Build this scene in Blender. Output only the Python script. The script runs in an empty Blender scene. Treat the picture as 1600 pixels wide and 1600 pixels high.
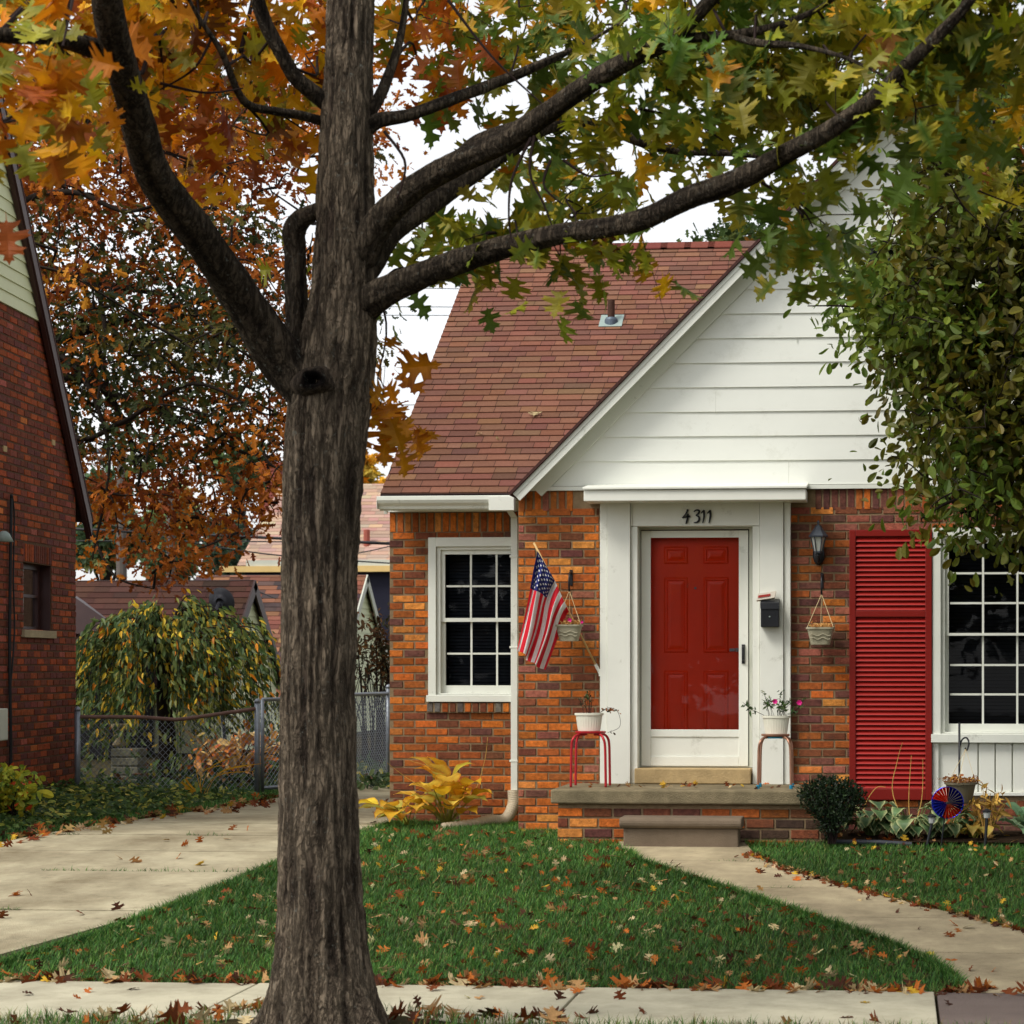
import bpy, math, random
import numpy as np
from mathutils import Vector, Matrix

random.seed(7); RNG = np.random.default_rng(11)
scene = bpy.context.scene
col = scene.collection

# ---------------------------------------------------------------- camera, sky, sun, exposure
FPX, PPX, YH, TH, CZ = 3400.0, 1110.0, 1040.0, math.atan(0.085), 1.39
cam = bpy.data.cameras.new("camera"); camo = bpy.data.objects.new("camera", cam); col.objects.link(camo)
camo.location = (0, 0, CZ); camo.rotation_euler = (math.pi/2, 0, TH)
cam.sensor_width = 36; cam.sensor_fit = 'HORIZONTAL'; cam.lens = FPX/1600*36
cam.shift_x = -(PPX-800)/1600; cam.shift_y = (YH-800)/1600
cam.clip_start = 0.1; cam.clip_end = 2000
cam.dof.use_dof = True; cam.dof.focus_distance = 17.6; cam.dof.aperture_fstop = 6.0
scene.camera = camo

SUN_EL, SUN_ROT = math.radians(52), math.radians(228)
world = bpy.data.worlds.new("World"); scene.world = world; world.use_nodes = True
wn = world.node_tree; wn.nodes.clear()
sky = wn.nodes.new('ShaderNodeTexSky'); sky.sky_type = 'NISHITA'; sky.sun_disc = False
sky.sun_elevation = SUN_EL; sky.sun_rotation = SUN_ROT; sky.dust_density = 1.5; sky.air_density = 1.0; sky.ozone_density = 1.0
hsv = wn.nodes.new('ShaderNodeHueSaturation'); hsv.inputs['Saturation'].default_value = 0.12
wtc = wn.nodes.new('ShaderNodeTexCoord'); wno = wn.nodes.new('ShaderNodeTexNoise')
wno.inputs['Scale'].default_value = 2.2; wno.inputs['Detail'].default_value = 5
wmr = wn.nodes.new('ShaderNodeMapRange'); wmr.inputs[1].default_value = .3; wmr.inputs[2].default_value = .7
wmr.inputs[3].default_value = .86; wmr.inputs[4].default_value = 1.1
wmx = wn.nodes.new('ShaderNodeMix'); wmx.data_type = 'RGBA'; wmx.blend_type = 'MULTIPLY'; wmx.inputs[0].default_value = 1
wbg = wn.nodes.new('ShaderNodeBackground'); wbg.inputs['Strength'].default_value = 0.15
wou = wn.nodes.new('ShaderNodeOutputWorld')
L = wn.links.new
L(sky.outputs[0], hsv.inputs['Color']); L(wtc.outputs['Generated'], wno.inputs['Vector']); L(wno.outputs[0], wmr.inputs[0])
L(hsv.outputs[0], wmx.inputs[6]); L(wmr.outputs[0], wmx.inputs[7]); L(wmx.outputs[2], wbg.inputs[0]); L(wbg.outputs[0], wou.inputs[0])

sl = bpy.data.lights.new("sun", 'SUN'); sl.energy = 1.6; sl.angle = math.radians(22); sl.color = (1, .95, .87)
slo = bpy.data.objects.new("sun", sl); col.objects.link(slo)
sdir = Vector((math.sin(SUN_ROT)*math.cos(SUN_EL), math.cos(SUN_ROT)*math.cos(SUN_EL), math.sin(SUN_EL)))
slo.rotation_euler = (-sdir).to_track_quat('-Z', 'Y').to_euler(); slo.location = (0, -10, 30)
vs = scene.view_settings; vs.view_transform = 'Standard'; vs.look = 'None'; vs.exposure = 0.72; vs.gamma = 1; vs.use_curve_mapping = False
scene.cycles.max_bounces = 8; scene.cycles.transparent_max_bounces = 16

# ---------------------------------------------------------------- measuring helpers (photo pixel -> place in the world)
CAMP = np.array([0, 0, CZ]); fwd = np.array([-math.sin(TH), math.cos(TH), 0]); rgt = np.array([math.cos(TH), math.sin(TH), 0]); upv = np.array([0, 0, 1.])
def ray(px, py): return fwd + (px-PPX)/FPX*rgt + (YH-py)/FPX*upv
def at(px, py, z): return CAMP + z*ray(px, py)
def onY(px, py, Y):
    d = ray(px, py); return CAMP + d*(Y/d[1])
def XZ(px, py, Y):
    p = onY(px, py, Y); return p[0], p[2]
SY0, SY1, SZ = 10.62, 11.85, -.39          # sidewalk near and far edge, its level
TREE = at(503, 1040, 10.35)
def gz0(Y): return np.interp(Y, [-40, 2, 5, SY1, 17.3, 400], [-.6, -.6, SZ, SZ, 0, 0])
def gz(X, Y):
    z = gz0(Y); r2 = (X-TREE[0])**2+(Y-TREE[1])**2
    return z + .10*np.exp(-r2/.5) + np.where(Y < SY0, .02, 0)
def onG(px, py):
    z = 15.
    for _ in range(60):
        p = at(px, py, z); h = CZ - float(gz0(p[1])); z = .5*z + .5*FPX*h/(py-YH)
    p = at(px, py, z); return np.array([p[0], p[1], float(gz0(p[1]))])

# ---------------------------------------------------------------- noise
def _h(i, j, k, s):
    n = (i*374761393 + j*668265263 + k*2147483647 + s*1274126177) & 0xffffffff
    n = ((n ^ (n >> 13))*1274126177) & 0xffffffff
    return ((n ^ (n >> 16)) & 0xffff)/65535.
def vnoise(p, s=0):
    p = np.asarray(p, float); i = np.floor(p).astype(np.int64); f = p-i; f = f*f*(3-2*f)
    r = 0
    for a in (0, 1):
        for b in (0, 1):
            for c in (0, 1):
                w = (f[..., 0] if a else 1-f[..., 0])*(f[..., 1] if b else 1-f[..., 1])*(f[..., 2] if c else 1-f[..., 2])
                r = r + w*_h(i[..., 0]+a, i[..., 1]+b, i[..., 2]+c, s)
    return r

def lin(c):
    c = np.asarray(c, float)/255.
    return np.where(c <= .04045, c/12.92, ((c+.055)/1.055)**2.4)
def S(r, g, b): return tuple(float(x) for x in lin((r, g, b)))

# ---------------------------------------------------------------- materials
def mat(name, color=(.5, .5, .5), rough=.65, var=.15, vs=6., bump=0., bs=60., metal=0., attr=False, stretch=None, trans=0.,
        spec=.35, dirt=None, hue=None, bdet=6, coat=0.):
    m = bpy.data.materials.new(name); m.use_nodes = True; nt = m.node_tree; nt.nodes.clear(); N = nt.nodes.new; K = nt.links.new
    out = N('ShaderNodeOutputMaterial'); b = N('ShaderNodeBsdfPrincipled')
    b.inputs['Roughness'].default_value = rough; b.inputs['Metallic'].default_value = metal; b.inputs['Specular IOR Level'].default_value = spec
    if coat: b.inputs['Coat Weight'].default_value = coat
    tc = N('ShaderNodeTexCoord'); src = tc.outputs['Object']
    if stretch:
        mp = N('ShaderNodeMapping'); mp.inputs['Scale'].default_value = stretch; K(src, mp.inputs[0]); src = mp.outputs[0]
    if attr:
        a = N('ShaderNodeAttribute'); a.attribute_name = 'Col'; c = a.outputs['Color']
    else:
        a = N('ShaderNodeRGB'); a.outputs[0].default_value = (*color, 1); c = a.outputs[0]
    n1 = N('ShaderNodeTexNoise'); n1.inputs['Scale'].default_value = vs; n1.inputs['Detail'].default_value = 6; n1.inputs['Roughness'].default_value = .65; K(src, n1.inputs['Vector'])
    r = N('ShaderNodeMapRange'); r.inputs[1].default_value = .25; r.inputs[2].default_value = .75; r.inputs[3].default_value = 1-var; r.inputs[4].default_value = 1+var; K(n1.outputs[0], r.inputs[0])
    mx = N('ShaderNodeMix'); mx.data_type = 'RGBA'; mx.blend_type = 'MULTIPLY'; mx.inputs[0].default_value = 1; K(c, mx.inputs[6]); K(r.outputs[0], mx.inputs[7]); c = mx.outputs[2]
    if hue:      # second colour in patches
        hc, hs, lo, hi = hue
        n2 = N('ShaderNodeTexNoise'); n2.inputs['Scale'].default_value = hs; n2.inputs['Detail'].default_value = 8; n2.inputs['Roughness'].default_value = .7; K(src, n2.inputs['Vector'])
        r2 = N('ShaderNodeMapRange'); r2.inputs[1].default_value = lo; r2.inputs[2].default_value = hi; K(n2.outputs[0], r2.inputs[0])
        m2 = N('ShaderNodeMix'); m2.data_type = 'RGBA'; K(r2.outputs[0], m2.inputs[0]); K(c, m2.inputs[6]); m2.inputs[7].default_value = (*hc, 1); c = m2.outputs[2]
    if dirt:
        hc, hs, lo, hi = dirt
        n2 = N('ShaderNodeTexNoise'); n2.inputs['Scale'].default_value = hs; n2.inputs['Detail'].default_value = 10; n2.inputs['Roughness'].default_value = .75; K(tc.outputs['Object'], n2.inputs['Vector'])
        r2 = N('ShaderNodeMapRange'); r2.inputs[1].default_value = lo; r2.inputs[2].default_value = hi; r2.inputs[4].default_value = .8; K(n2.outputs[0], r2.inputs[0])
        m2 = N('ShaderNodeMix'); m2.data_type = 'RGBA'; K(r2.outputs[0], m2.inputs[0]); K(c, m2.inputs[6]); m2.inputs[7].default_value = (*hc, 1); c = m2.outputs[2]
    K(c, b.inputs['Base Color'])
    if bump:
        n3 = N('ShaderNodeTexNoise'); n3.inputs['Scale'].default_value = bs; n3.inputs['Detail'].default_value = bdet; K(src, n3.inputs['Vector'])
        bp = N('ShaderNodeBump'); bp.inputs['Strength'].default_value = bump; bp.inputs['Distance'].default_value = .01; K(n3.outputs[0], bp.inputs['Height']); K(bp.outputs[0], b.inputs['Normal'])
    sh = b.outputs[0]
    if trans:
        t = N('ShaderNodeBsdfTranslucent'); ms = N('ShaderNodeMixShader'); ms.inputs[0].default_value = trans
        K(c, t.inputs['Color']); K(sh, ms.inputs[1]); K(t.outputs[0], ms.inputs[2]); sh = ms.outputs[0]
    K(sh, out.inputs[0]); return m

def bark_mat():
    m = bpy.data.materials.new('bark'); m.use_nodes = True; nt = m.node_tree; nt.nodes.clear(); N = nt.nodes.new; K = nt.links.new
    out = N('ShaderNodeOutputMaterial'); b = N('ShaderNodeBsdfPrincipled'); b.inputs['Roughness'].default_value = .95; b.inputs['Specular IOR Level'].default_value = .1
    tc = N('ShaderNodeTexCoord')
    def noise(sc, st, det, dist=0, rough=.6):
        mp = N('ShaderNodeMapping'); mp.inputs['Scale'].default_value = (1, 1, st); K(tc.outputs['Object'], mp.inputs[0]); n = N('ShaderNodeTexNoise'); n.inputs['Scale'].default_value = sc; n.inputs['Detail'].default_value = det; n.inputs['Distortion'].default_value = dist; n.inputs['Roughness'].default_value = rough; K(mp.outputs[0], n.inputs['Vector']); return n.outputs[0]
    def mth(op, x, y=None, z=None):
        q = N('ShaderNodeMath'); q.operation = op
        for i, v in enumerate((x, y, z)):
            if v is None: continue
            if hasattr(v, 'is_linked'): K(v, q.inputs[i])
            else: q.inputs[i].default_value = v
        return q.outputs[0]
    def mr(x, a0, a1, b0, b1):
        r = N('ShaderNodeMapRange'); K(x, r.inputs[0]); r.inputs[1].default_value = a0; r.inputs[2].default_value = a1; r.inputs[3].default_value = b0; r.inputs[4].default_value = b1; return r.outputs[0]
    n1 = noise(24, .16, 4, .5); fur = mr(mth('ABSOLUTE', mth('SUBTRACT', n1, .5)), .0, .075, 0, 1)
    n1b = noise(52, .22, 3, .4); fur2 = mr(mth('ABSOLUTE', mth('SUBTRACT', n1b, .5)), .0, .06, .35, 1)
    n2 = noise(110, .4, 8, .2, .75); n3 = noise(5, .35, 5); n4 = noise(34, 1.0, 8, .3, .7)
    h = mth('ADD', mth('MULTIPLY', mth('MULTIPLY', fur, fur2), .75), mth('MULTIPLY', n2, .55))
    val = mth('MULTIPLY', mr(h, .2, 1.0, .28, 1.5), mr(n3, .3, .7, .72, 1.28))  # furrow darkening put into the colour, besides the shade the bump gives
    at_ = N('ShaderNodeAttribute'); at_.attribute_name = 'Col'
    mx = N('ShaderNodeMix'); mx.data_type = 'RGBA'; mx.blend_type = 'MULTIPLY'; mx.inputs[0].default_value = 1; K(at_.outputs['Color'], mx.inputs[6]); K(val, mx.inputs[7])
    m2 = N('ShaderNodeMix'); m2.data_type = 'RGBA'; K(mr(n4, .60, .68, 0, .7), m2.inputs[0]); K(mx.outputs[2], m2.inputs[6]); m2.inputs[7].default_value = (.19, .195, .165, 1)
    K(m2.outputs[2], b.inputs['Base Color'])
    bp = N('ShaderNodeBump'); bp.inputs['Strength'].default_value = 1; bp.inputs['Distance'].default_value = .016; K(h, bp.inputs['Height']); K(bp.outputs[0], b.inputs['Normal']); K(b.outputs[0], out.inputs[0]); return m

def glass_mat(name, tint=(.9, .95, .95), gl=1.0):
    m = bpy.data.materials.new(name); m.use_nodes = True; nt = m.node_tree; nt.nodes.clear(); N = nt.nodes.new; K = nt.links.new
    out = N('ShaderNodeOutputMaterial'); t = N('ShaderNodeBsdfTransparent'); t.inputs[0].default_value = (*tint, 1)
    g = N('ShaderNodeBsdfGlossy'); g.inputs['Roughness'].default_value = .015; g.inputs['Color'].default_value = (gl, gl, gl, 1)
    f = N('ShaderNodeFresnel'); f.inputs[0].default_value = 1.45; ms = N('ShaderNodeMixShader')
    n = N('ShaderNodeTexNoise'); n.inputs['Scale'].default_value = 3; bp = N('ShaderNodeBump'); bp.inputs['Strength'].default_value = .08; bp.inputs['Distance'].default_value = .01
    tc = N('ShaderNodeTexCoord'); K(tc.outputs['Object'], n.inputs['Vector']); K(n.outputs[0], bp.inputs['Height']); K(bp.outputs[0], g.inputs['Normal'])
    K(f.outputs[0], ms.inputs[0]); K(t.outputs[0], ms.inputs[1]); K(g.outputs[0], ms.inputs[2]); K(ms.outputs[0], out.inputs[0]); return m

WHITE = (.75, .755, .675)
M = dict(
    white=mat('white_paint', WHITE, .45, .05, 2.5, .06, 30, dirt=((.26, .25, .17), 4, .60, .82)),
    white2=mat('white_trim', (.72, .735, .655), .4, .05, 3, .05, 40, dirt=((.20, .19, .13), 7, .60, .8)),
    siding=mat('white_siding', (.77, .785, .715), .45, .035, 1.2, .08, 25, dirt=((.42, .42, .33), 1.8, .55, .85)),
    cream=mat('cream_siding', S(196, 200, 158), .5, .05, 2),
    brick=mat('brick', rough=.85, var=.5, vs=30, bump=.5, bs=90, attr=True, spec=.2, dirt=((.055, .035, .03), 11, .55, .80)),
    mortar=mat('mortar', S(132, 112, 86), .95, .25, 20, .5, 120, spec=.1),
    dmortar=mat('dark_mortar', S(92, 70, 54), .95, .25, 20, .5, 120, spec=.1),
    shingle=mat('shingle', rough=.9, var=.16, vs=40, bump=.5, bs=250, attr=True, spec=.2),
    red=mat('red_paint', S(224, 56, 12), .3, .07, 3, .03, 20, spec=.5),
    shutter=mat('shutter_red', S(156, 30, 24), .4, .08, 4, .03, 20),
    shutterf=mat('shutter_frame_red', S(124, 22, 14), .42, .08, 4, .03, 20),
    black=mat('black_metal', (.012, .013, .016), .4, .2, 10, .1, 60),
    dark=mat('dark_room', (.006, .006, .008), .9, .1),
    blind=mat('blind', (.034, .036, .042), .6, .1),
    lantern=mat('lantern_metal', S(62, 68, 76), .45, .25, 12, .1, 60),
    steel=mat('galvanised', S(128, 134, 142), .42, .2, 25, .1, 80, metal=.5),
    rust=mat('rusty_rail', S(112, 84, 74), .7, .3, 12, .2, 60),
    concrete=mat('concrete', S(172, 158, 128), .92, .22, 4.5, .8, 110, spec=.15, hue=(S(122, 110, 88), 1.1, .42, .72), dirt=(S(88, 78, 60), 7, .60, .85)),
    drivec=mat('drive_concrete', S(178, 168, 140), .92, .25, 3.5, .9, 110, spec=.15, hue=(S(124, 112, 88), .9, .40, .70), dirt=(S(84, 74, 56), 5, .56, .80)),
    walkc=mat('sidewalk_concrete', S(186, 180, 156), .92, .14, 2.5, .5, 150, spec=.15, hue=(S(140, 132, 112), 1.3, .45, .75), dirt=(S(110, 100, 82), 8, .60, .85)),
    darkc=mat('dark_concrete', S(104, 92, 86), .92, .2, 3, .6, 130, spec=.15),
    slab=mat('porch_concrete', S(132, 120, 94), .95, .3, 7, .9, 130, spec=.12, hue=(S(96, 88, 68), 2.5, .42, .7)),
    step=mat('step_concrete', S(112, 98, 82), .92, .18, 5, .5, 130, spec=.15),
    stone=mat('sill_stone', S(170, 146, 104), .9, .25, 8, .4, 60),
    soil=mat('soil', S(58, 52, 34), .98, .4, 9, .8, 50, spec=.05, hue=(S(44, 58, 28), 2.5, .55, .8)),
    mulch=mat('mulch', S(46, 36, 26), .98, .5, 40, 1., 70, spec=.05),
    bark=bark_mat(),
    bark2=mat('dark_bark', S(40, 34, 29), .95, .4, 12, .6, 30, spec=.1),
    twig=mat('twig', S(44, 34, 32), .9, .3, 12, spec=.1),
    leaf=mat('leaf', rough=.5, var=.22, vs=16, attr=True, trans=.38, spec=.3),
    bleaf=mat('far_leaf', rough=.65, var=.2, vs=2, attr=True, trans=.3, spec=.15),
    dleaf=mat('dry_leaf', rough=.75, var=.3, vs=25, attr=True, trans=.15, spec=.15),
    grass=mat('grass_blade', rough=.5, var=.25, vs=1.1, attr=True, trans=.3, spec=.25),
    terra=mat('pot_stone_colour', S(158, 152, 128), .6, .1, 8, .1, 50),
    pwhite=mat('pot_white', S(216, 214, 196), .45, .05, 8),
    stoolred=mat('stool_red', S(176, 36, 46), .35, .15, 15, metal=.2),
    copper=mat('stool_copper', S(164, 122, 100), .35, .2, 14, metal=.6),
    teal=mat('stool_blue', S(20, 120, 150), .5, .1),
    pipe=mat('rust_pipe', S(66, 40, 28), .8, .35, 20, .3, 60),
    lead=mat('flashing', S(84, 96, 108), .5, .2, 12, .1, 40, metal=.3),
    leadp=mat('flashing_plate', S(142, 158, 152), .5, .2, 12, .1, 40),
    wood=mat('pole_wood', S(206, 170, 112), .5, .12, 20),
    fred=mat('flag_red', S(206, 18, 40), .7, .06, 8, trans=.15), fwhite=mat('flag_white', (.80, .79, .77), .7, .04, 8, trans=.15), fblue=mat('flag_blue', S(24, 34, 104), .7, .06, 8, trans=.15),
    paper=mat('paper', S(214, 204, 188), .8, .1, 30), paperred=mat('paper_red', S(168, 56, 50), .8, .1, 30),
    brown=mat('brown_trim', S(58, 34, 32), .45, .15, 6),
    yellowtrim=mat('yellow_fascia', S(214, 182, 118), .6, .08, 3), greytrim=mat('grey_trim', S(190, 192, 178), .6, .08, 3),
    navy=mat('navy_wall', S(20, 20, 38), .8, .15, 3),
    dish=mat('dish_grey', S(58, 60, 68), .5, .1, 5),
    foilb=mat('foil_blue', S(18, 34, 150), .25, .15, 20, metal=.75), foilr=mat('foil_red', S(214, 44, 20), .22, .15, 20, metal=.75),
    glass=glass_mat('window_glass', (.7, .73, .78), .42), dglass=glass_mat('door_glass', (.92, .93, .93)),
    lglass=mat('lantern_glass', S(180, 184, 176), .15, .1, 10, spec=.6),
    bulb=mat('frosted_bulb', S(232, 230, 215), .4, .05),
    string=mat('string', S(206, 186, 140), .8, .1),
    cable=mat('cable', (.012, .012, .014), .6, .1), pole=mat('utility_wood', S(92, 84, 78), .9, .2, 8),
    petal=mat('pink_petal', S(226, 30, 140), .6, .1, 20, trans=.3),
    hose=mat('drain_hose', S(196, 182, 156), .6, .15, 12),
    lamp=mat('clear_plastic', S(170, 172, 170), .2, .1, 10, spec=.6),
)

# ---------------------------------------------------------------- objects
def tag(o, label=None, cat=None, group=None, kind=None):
    if label: o['label'] = label
    if cat: o['category'] = cat
    if group: o['group'] = group
    if kind: o['kind'] = kind
    return o
def empty(name, loc, label, cat, group=None):
    o = bpy.data.objects.new(name, None); col.objects.link(o); o.location = tuple(float(v) for v in loc); o.empty_display_size = .2
    return tag(o, label, cat, group)
def root_loc(p):
    while p.parent: p = p.parent
    return np.array(p.location)
def link(name, me, parent=None, base=None):
    o = bpy.data.objects.new(name, me); col.objects.link(o)
    if parent is not None: o.parent = parent
    elif base is not None: o.location = tuple(float(v) for v in base)
    return o
def raw_mesh(name, V, loops, sizes, mats, midx=None, cols=None, smooth=False):
    me = bpy.data.meshes.new(name); V = np.asarray(V, np.float32); loops = np.asarray(loops, np.int32); sizes = np.asarray(sizes, np.int32)
    me.vertices.add(len(V)); me.vertices.foreach_set('co', V.ravel()); me.loops.add(len(loops)); me.loops.foreach_set('vertex_index', loops)
    me.polygons.add(len(sizes)); st = np.concatenate([[0], np.cumsum(sizes)[:-1]]).astype(np.int32); me.polygons.foreach_set('loop_start', st)
    if midx is not None: me.polygons.foreach_set('material_index', np.asarray(midx, np.int32))
    me.polygons.foreach_set('use_smooth', np.full(len(sizes), bool(smooth)))
    for m in (mats if isinstance(mats, (list, tuple)) else [mats]): me.materials.append(m)
    if cols is not None:      # per vertex colour
        a = me.color_attributes.new('Col', 'FLOAT_COLOR', 'POINT'); c = np.ones((len(V), 4), np.float32); c[:, :3] = cols; a.data.foreach_set('color', c.ravel())
    me.update(calc_edges=True); me.validate(); return me

class MB:
    def __init__(s): s.v = []; s.f = []; s.m = []; s.c = []; s.cur = 0; s.color = (1, 1, 1)
    def add(s, vs_, fs, color=None):
        n = len(s.v); c = color if color is not None else s.color
        for v in vs_: s.v.append((float(v[0]), float(v[1]), float(v[2]))); s.c.append(c)
        for f in fs: s.f.append(tuple(i+n for i in f)); s.m.append(s.cur)
    def box(s, x0, x1, y0, y1, z0, z1, color=None):
        s.add([(x0, y0, z0), (x1, y0, z0), (x1, y1, z0), (x0, y1, z0), (x0, y0, z1), (x1, y0, z1), (x1, y1, z1), (x0, y1, z1)],
              [(0, 3, 2, 1), (4, 5, 6, 7), (0, 1, 5, 4), (1, 2, 6, 5), (2, 3, 7, 6), (3, 0, 4, 7)], color)
    def obox(s, o, ax, ay, az, color=None):      # corner o and three edge vectors
        o, ax, ay, az = map(np.asarray, (o, ax, ay, az)); P = [o, o+ax, o+ax+ay, o+ay]
        s.add([*P, *[p+az for p in P]], [(0, 3, 2, 1), (4, 5, 6, 7), (0, 1, 5, 4), (1, 2, 6, 5), (2, 3, 7, 6), (3, 0, 4, 7)], color)
    def quad(s, a, b, c, d, color=None): s.add([a, b, c, d], [(0, 1, 2, 3)], color)
    def extr(s, poly, d, color=None):            # polygon (3D points) pushed along d
        n = len(poly); poly = [np.asarray(p, float) for p in poly]; d = np.asarray(d, float)
        s.add([*poly, *[p+d for p in poly]], [tuple(range(n)), tuple(range(2*n-1, n-1, -1))] + [(i, i+n, (i+1) % n+n, (i+1) % n) for i in range(n)], color)
    def tube(s, pts, rad, n=8, color=None, cap=True):
        pts = [np.asarray(p, float) for p in pts]; k = len(pts); rad = [rad]*k if np.isscalar(rad) else list(rad)
        V = []; F = []; t = pts[1]-pts[0]; t /= np.linalg.norm(t)+1e-9
        a = np.cross(t, [0, 0, 1.]);  a = np.cross(t, [1., 0, 0]) if np.linalg.norm(a) < .1 else a; a /= np.linalg.norm(a)
        for i in range(k):
            if i: t = pts[min(i+1, k-1)]-pts[i-1]; t = t/(np.linalg.norm(t)+1e-9)
            a = a-t*np.dot(a, t); a /= np.linalg.norm(a)+1e-9; b = np.cross(t, a)
            for j in range(n):
                g = 2*math.pi*j/n; V.append(pts[i]+rad[i]*(math.cos(g)*a+math.sin(g)*b))
        for i in range(k-1):
            for j in range(n): F.append((i*n+j, i*n+(j+1) % n, (i+1)*n+(j+1) % n, (i+1)*n+j))
        if cap: F += [tuple(range(n-1, -1, -1)), tuple((k-1)*n+j for j in range(n))]
        s.add(V, F, color)
    def lathe(s, c, prof, n=24, color=None, sx=1, sy=1):   # prof: (r, z) list
        c = np.asarray(c, float); V = []; F = []; k = len(prof)
        for r, z in prof:
            for j in range(n): g = 2*math.pi*j/n; V.append((c[0]+sx*r*math.cos(g), c[1]+sy*r*math.sin(g), c[2]+z))
        for i in range(k-1):
            for j in range(n): F.append((i*n+j, i*n+(j+1) % n, (i+1)*n+(j+1) % n, (i+1)*n+j))
        F += [tuple(range(n-1, -1, -1)), tuple((k-1)*n+j for j in range(n))]; s.add(V, F, color)
    def frame(s, x0, x1, z0, z1, w, y0, y1, wb=None, wt=None):   # rectangular ring in the XZ plane, butted
        wb = w if wb is None else wb; wt = w if wt is None else wt
        s.box(x0, x0+w, y0, y1, z0, z1); s.box(x1-w, x1, y0, y1, z0, z1); s.box(x0+w, x1-w, y0, y1, z0, z0+wb); s.box(x0+w, x1-w, y0, y1, z1-wt, z1)
    def build(s, name, mats, parent=None, smooth=False, base=None, bevel=0, weld=False):
        off = root_loc(parent) if parent is not None else (np.asarray(base, float) if base is not None else np.zeros(3))
        V = np.array(s.v)-off; me = raw_mesh(name, V, [i for f in s.f for i in f], [len(f) for f in s.f], mats, s.m, np.array(s.c), smooth)
        o = link(name, me, parent, base)
        if bevel:
            b = o.modifiers.new('bevel', 'BEVEL'); b.width = bevel; b.segments = 2; b.limit_method = 'ANGLE'
        return o

def spline(pts, n):
    P = np.array(pts, float); k = len(P); T = np.linspace(0, k-1, n); out = []
    for t in T:
        i = min(int(t), k-2); f = t-i; p0, p1, p2, p3 = P[max(i-1, 0)], P[i], P[i+1], P[min(i+2, k-1)]
        out.append(.5*((2*p1)+(-p0+p2)*f+(2*p0-5*p1+4*p2-p3)*f*f+(-p0+3*p1-3*p2+p3)*f**3))
    return np.array(out)

def norm(a): return a/(np.linalg.norm(a, axis=-1, keepdims=True)+1e-9)
def frames(d, n, sc):
    """leaf frames: y along d, z near n, scaled"""
    y = norm(d); z = norm(n-y*np.sum(n*y, -1, keepdims=True)); x = np.cross(y, z); sc = np.asarray(sc)
    sc = sc[:, None] if sc.ndim == 1 else sc
    return np.stack([x*sc, y*sc, z*sc], -1)
def inst(name, tv, tf, R, P, C, m, parent=None, vshade=None, base=None, smooth=False):
    """many copies of one small template baked into a single mesh"""
    tv = np.asarray(tv, float); N = len(P); k = len(tv); off = root_loc(parent) if parent is not None else (np.asarray(base) if base is not None else 0)
    V = np.einsum('nij,kj->nki', R, tv)+P[:, None, :]-off
    lp = np.array([i for f in tf for i in f]); sz = np.array([len(f) for f in tf])
    loops = (lp[None, :]+np.arange(N)[:, None]*k).ravel(); sizes = np.tile(sz, N)
    c = np.repeat(C[:, None, :], k, 1)
    if vshade is not None: c = c*np.asarray(vshade)[None, :, None] if np.ndim(vshade) == 1 else c*np.asarray(vshade)[None]
    me = raw_mesh(name, V.reshape(-1, 3), loops, sizes, m, None, c.reshape(-1, 3), smooth)
    return link(name, me, parent, base)
def rand_dir(n): return norm(RNG.normal(size=(n, 3)))
def pick(pal, n, w=None, jit=.12):
    pal = np.array(pal, float); i = RNG.choice(len(pal), n, p=None if w is None else np.array(w)/sum(w))
    return np.clip(pal[i]*(1+RNG.normal(size=(n, 1))*jit)*(1+RNG.normal(size=(n, 3))*jit*.4), 0.001, 1)

# leaf templates (length 1 along y)
OAKH = [(0, 0), (.05, .11), (.19, .11), (.33, .07), (.27, .17), (.13, .26), (.14, .32), (.30, .34), (.51, .30), (.45, .39), (.55, .46), (.37, .49), (.17, .52), (.15, .58), (.27, .65), (.42, .70), (.32, .74), (.35, .83), (.22, .80), (.11, .78), (.09, .84), (.13, .92), (.05, .92), (0, 1)]
def oak_template(curl=.25, droop=.2, fold=.15, asym=1.):
    n = len(OAKH); ys = np.interp(np.linspace(0, 1, n), [0, .25, .5, .8, 1], [0, .24, .46, .8, 1]); V = []
    zf = lambda x, y: fold*abs(x)+curl*x*x-droop*y*y+.03*math.sin(9*y+6*x)
    for y in ys: V.append((0, y, zf(0, y)))
    for sg in (1, -1):
        for x, y in OAKH: q = x*(1 if sg > 0 else asym); V.append((sg*q, y, zf(q, y)))
    F = []
    for i in range(n-1):
        F.append((i, n+i, n+i+1, i+1)); F.append((i, i+1, 2*n+i+1, 2*n+i))
    V += [(0, -.22, .03), (.012, 0, 0), (-.012, 0, 0)]; k = len(V); return V, F+[(k-3, k-2, k-1)]
OAKS = [oak_template(.25, .2, .15, .92), oak_template(-.5, .4, .3, 1.05), oak_template(.7, -.2, -.1, .85), oak_template(.2, .6, .4, 1.1)]
STAR = ([(0, 0, 0), (.2, .2, .03), (.1, .33, 0), (.36, .48, .05), (.12, .56, 0), (.2, .82, .02), (0, 1, -.1), (-.2, .82, .02), (-.12, .56, 0), (-.36, .48, .05), (-.1, .33, 0), (-.2, .2, .03)], [(0, 1, 2, 3, 4, 5, 6), (0, 6, 7, 8, 9, 10, 11)])
OVAL = ([(0, 0, 0), (.15, .2, .05), (.25, .5, .08), (.24, .75, .06), (.12, .94, 0), (0, 1, -.05), (-.12, .94, 0), (-.24, .75, .06), (-.25, .5, .08), (-.15, .2, .05)], [(0, 1, 2, 3, 4, 5), (0, 5, 6, 7, 8, 9)])
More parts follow.
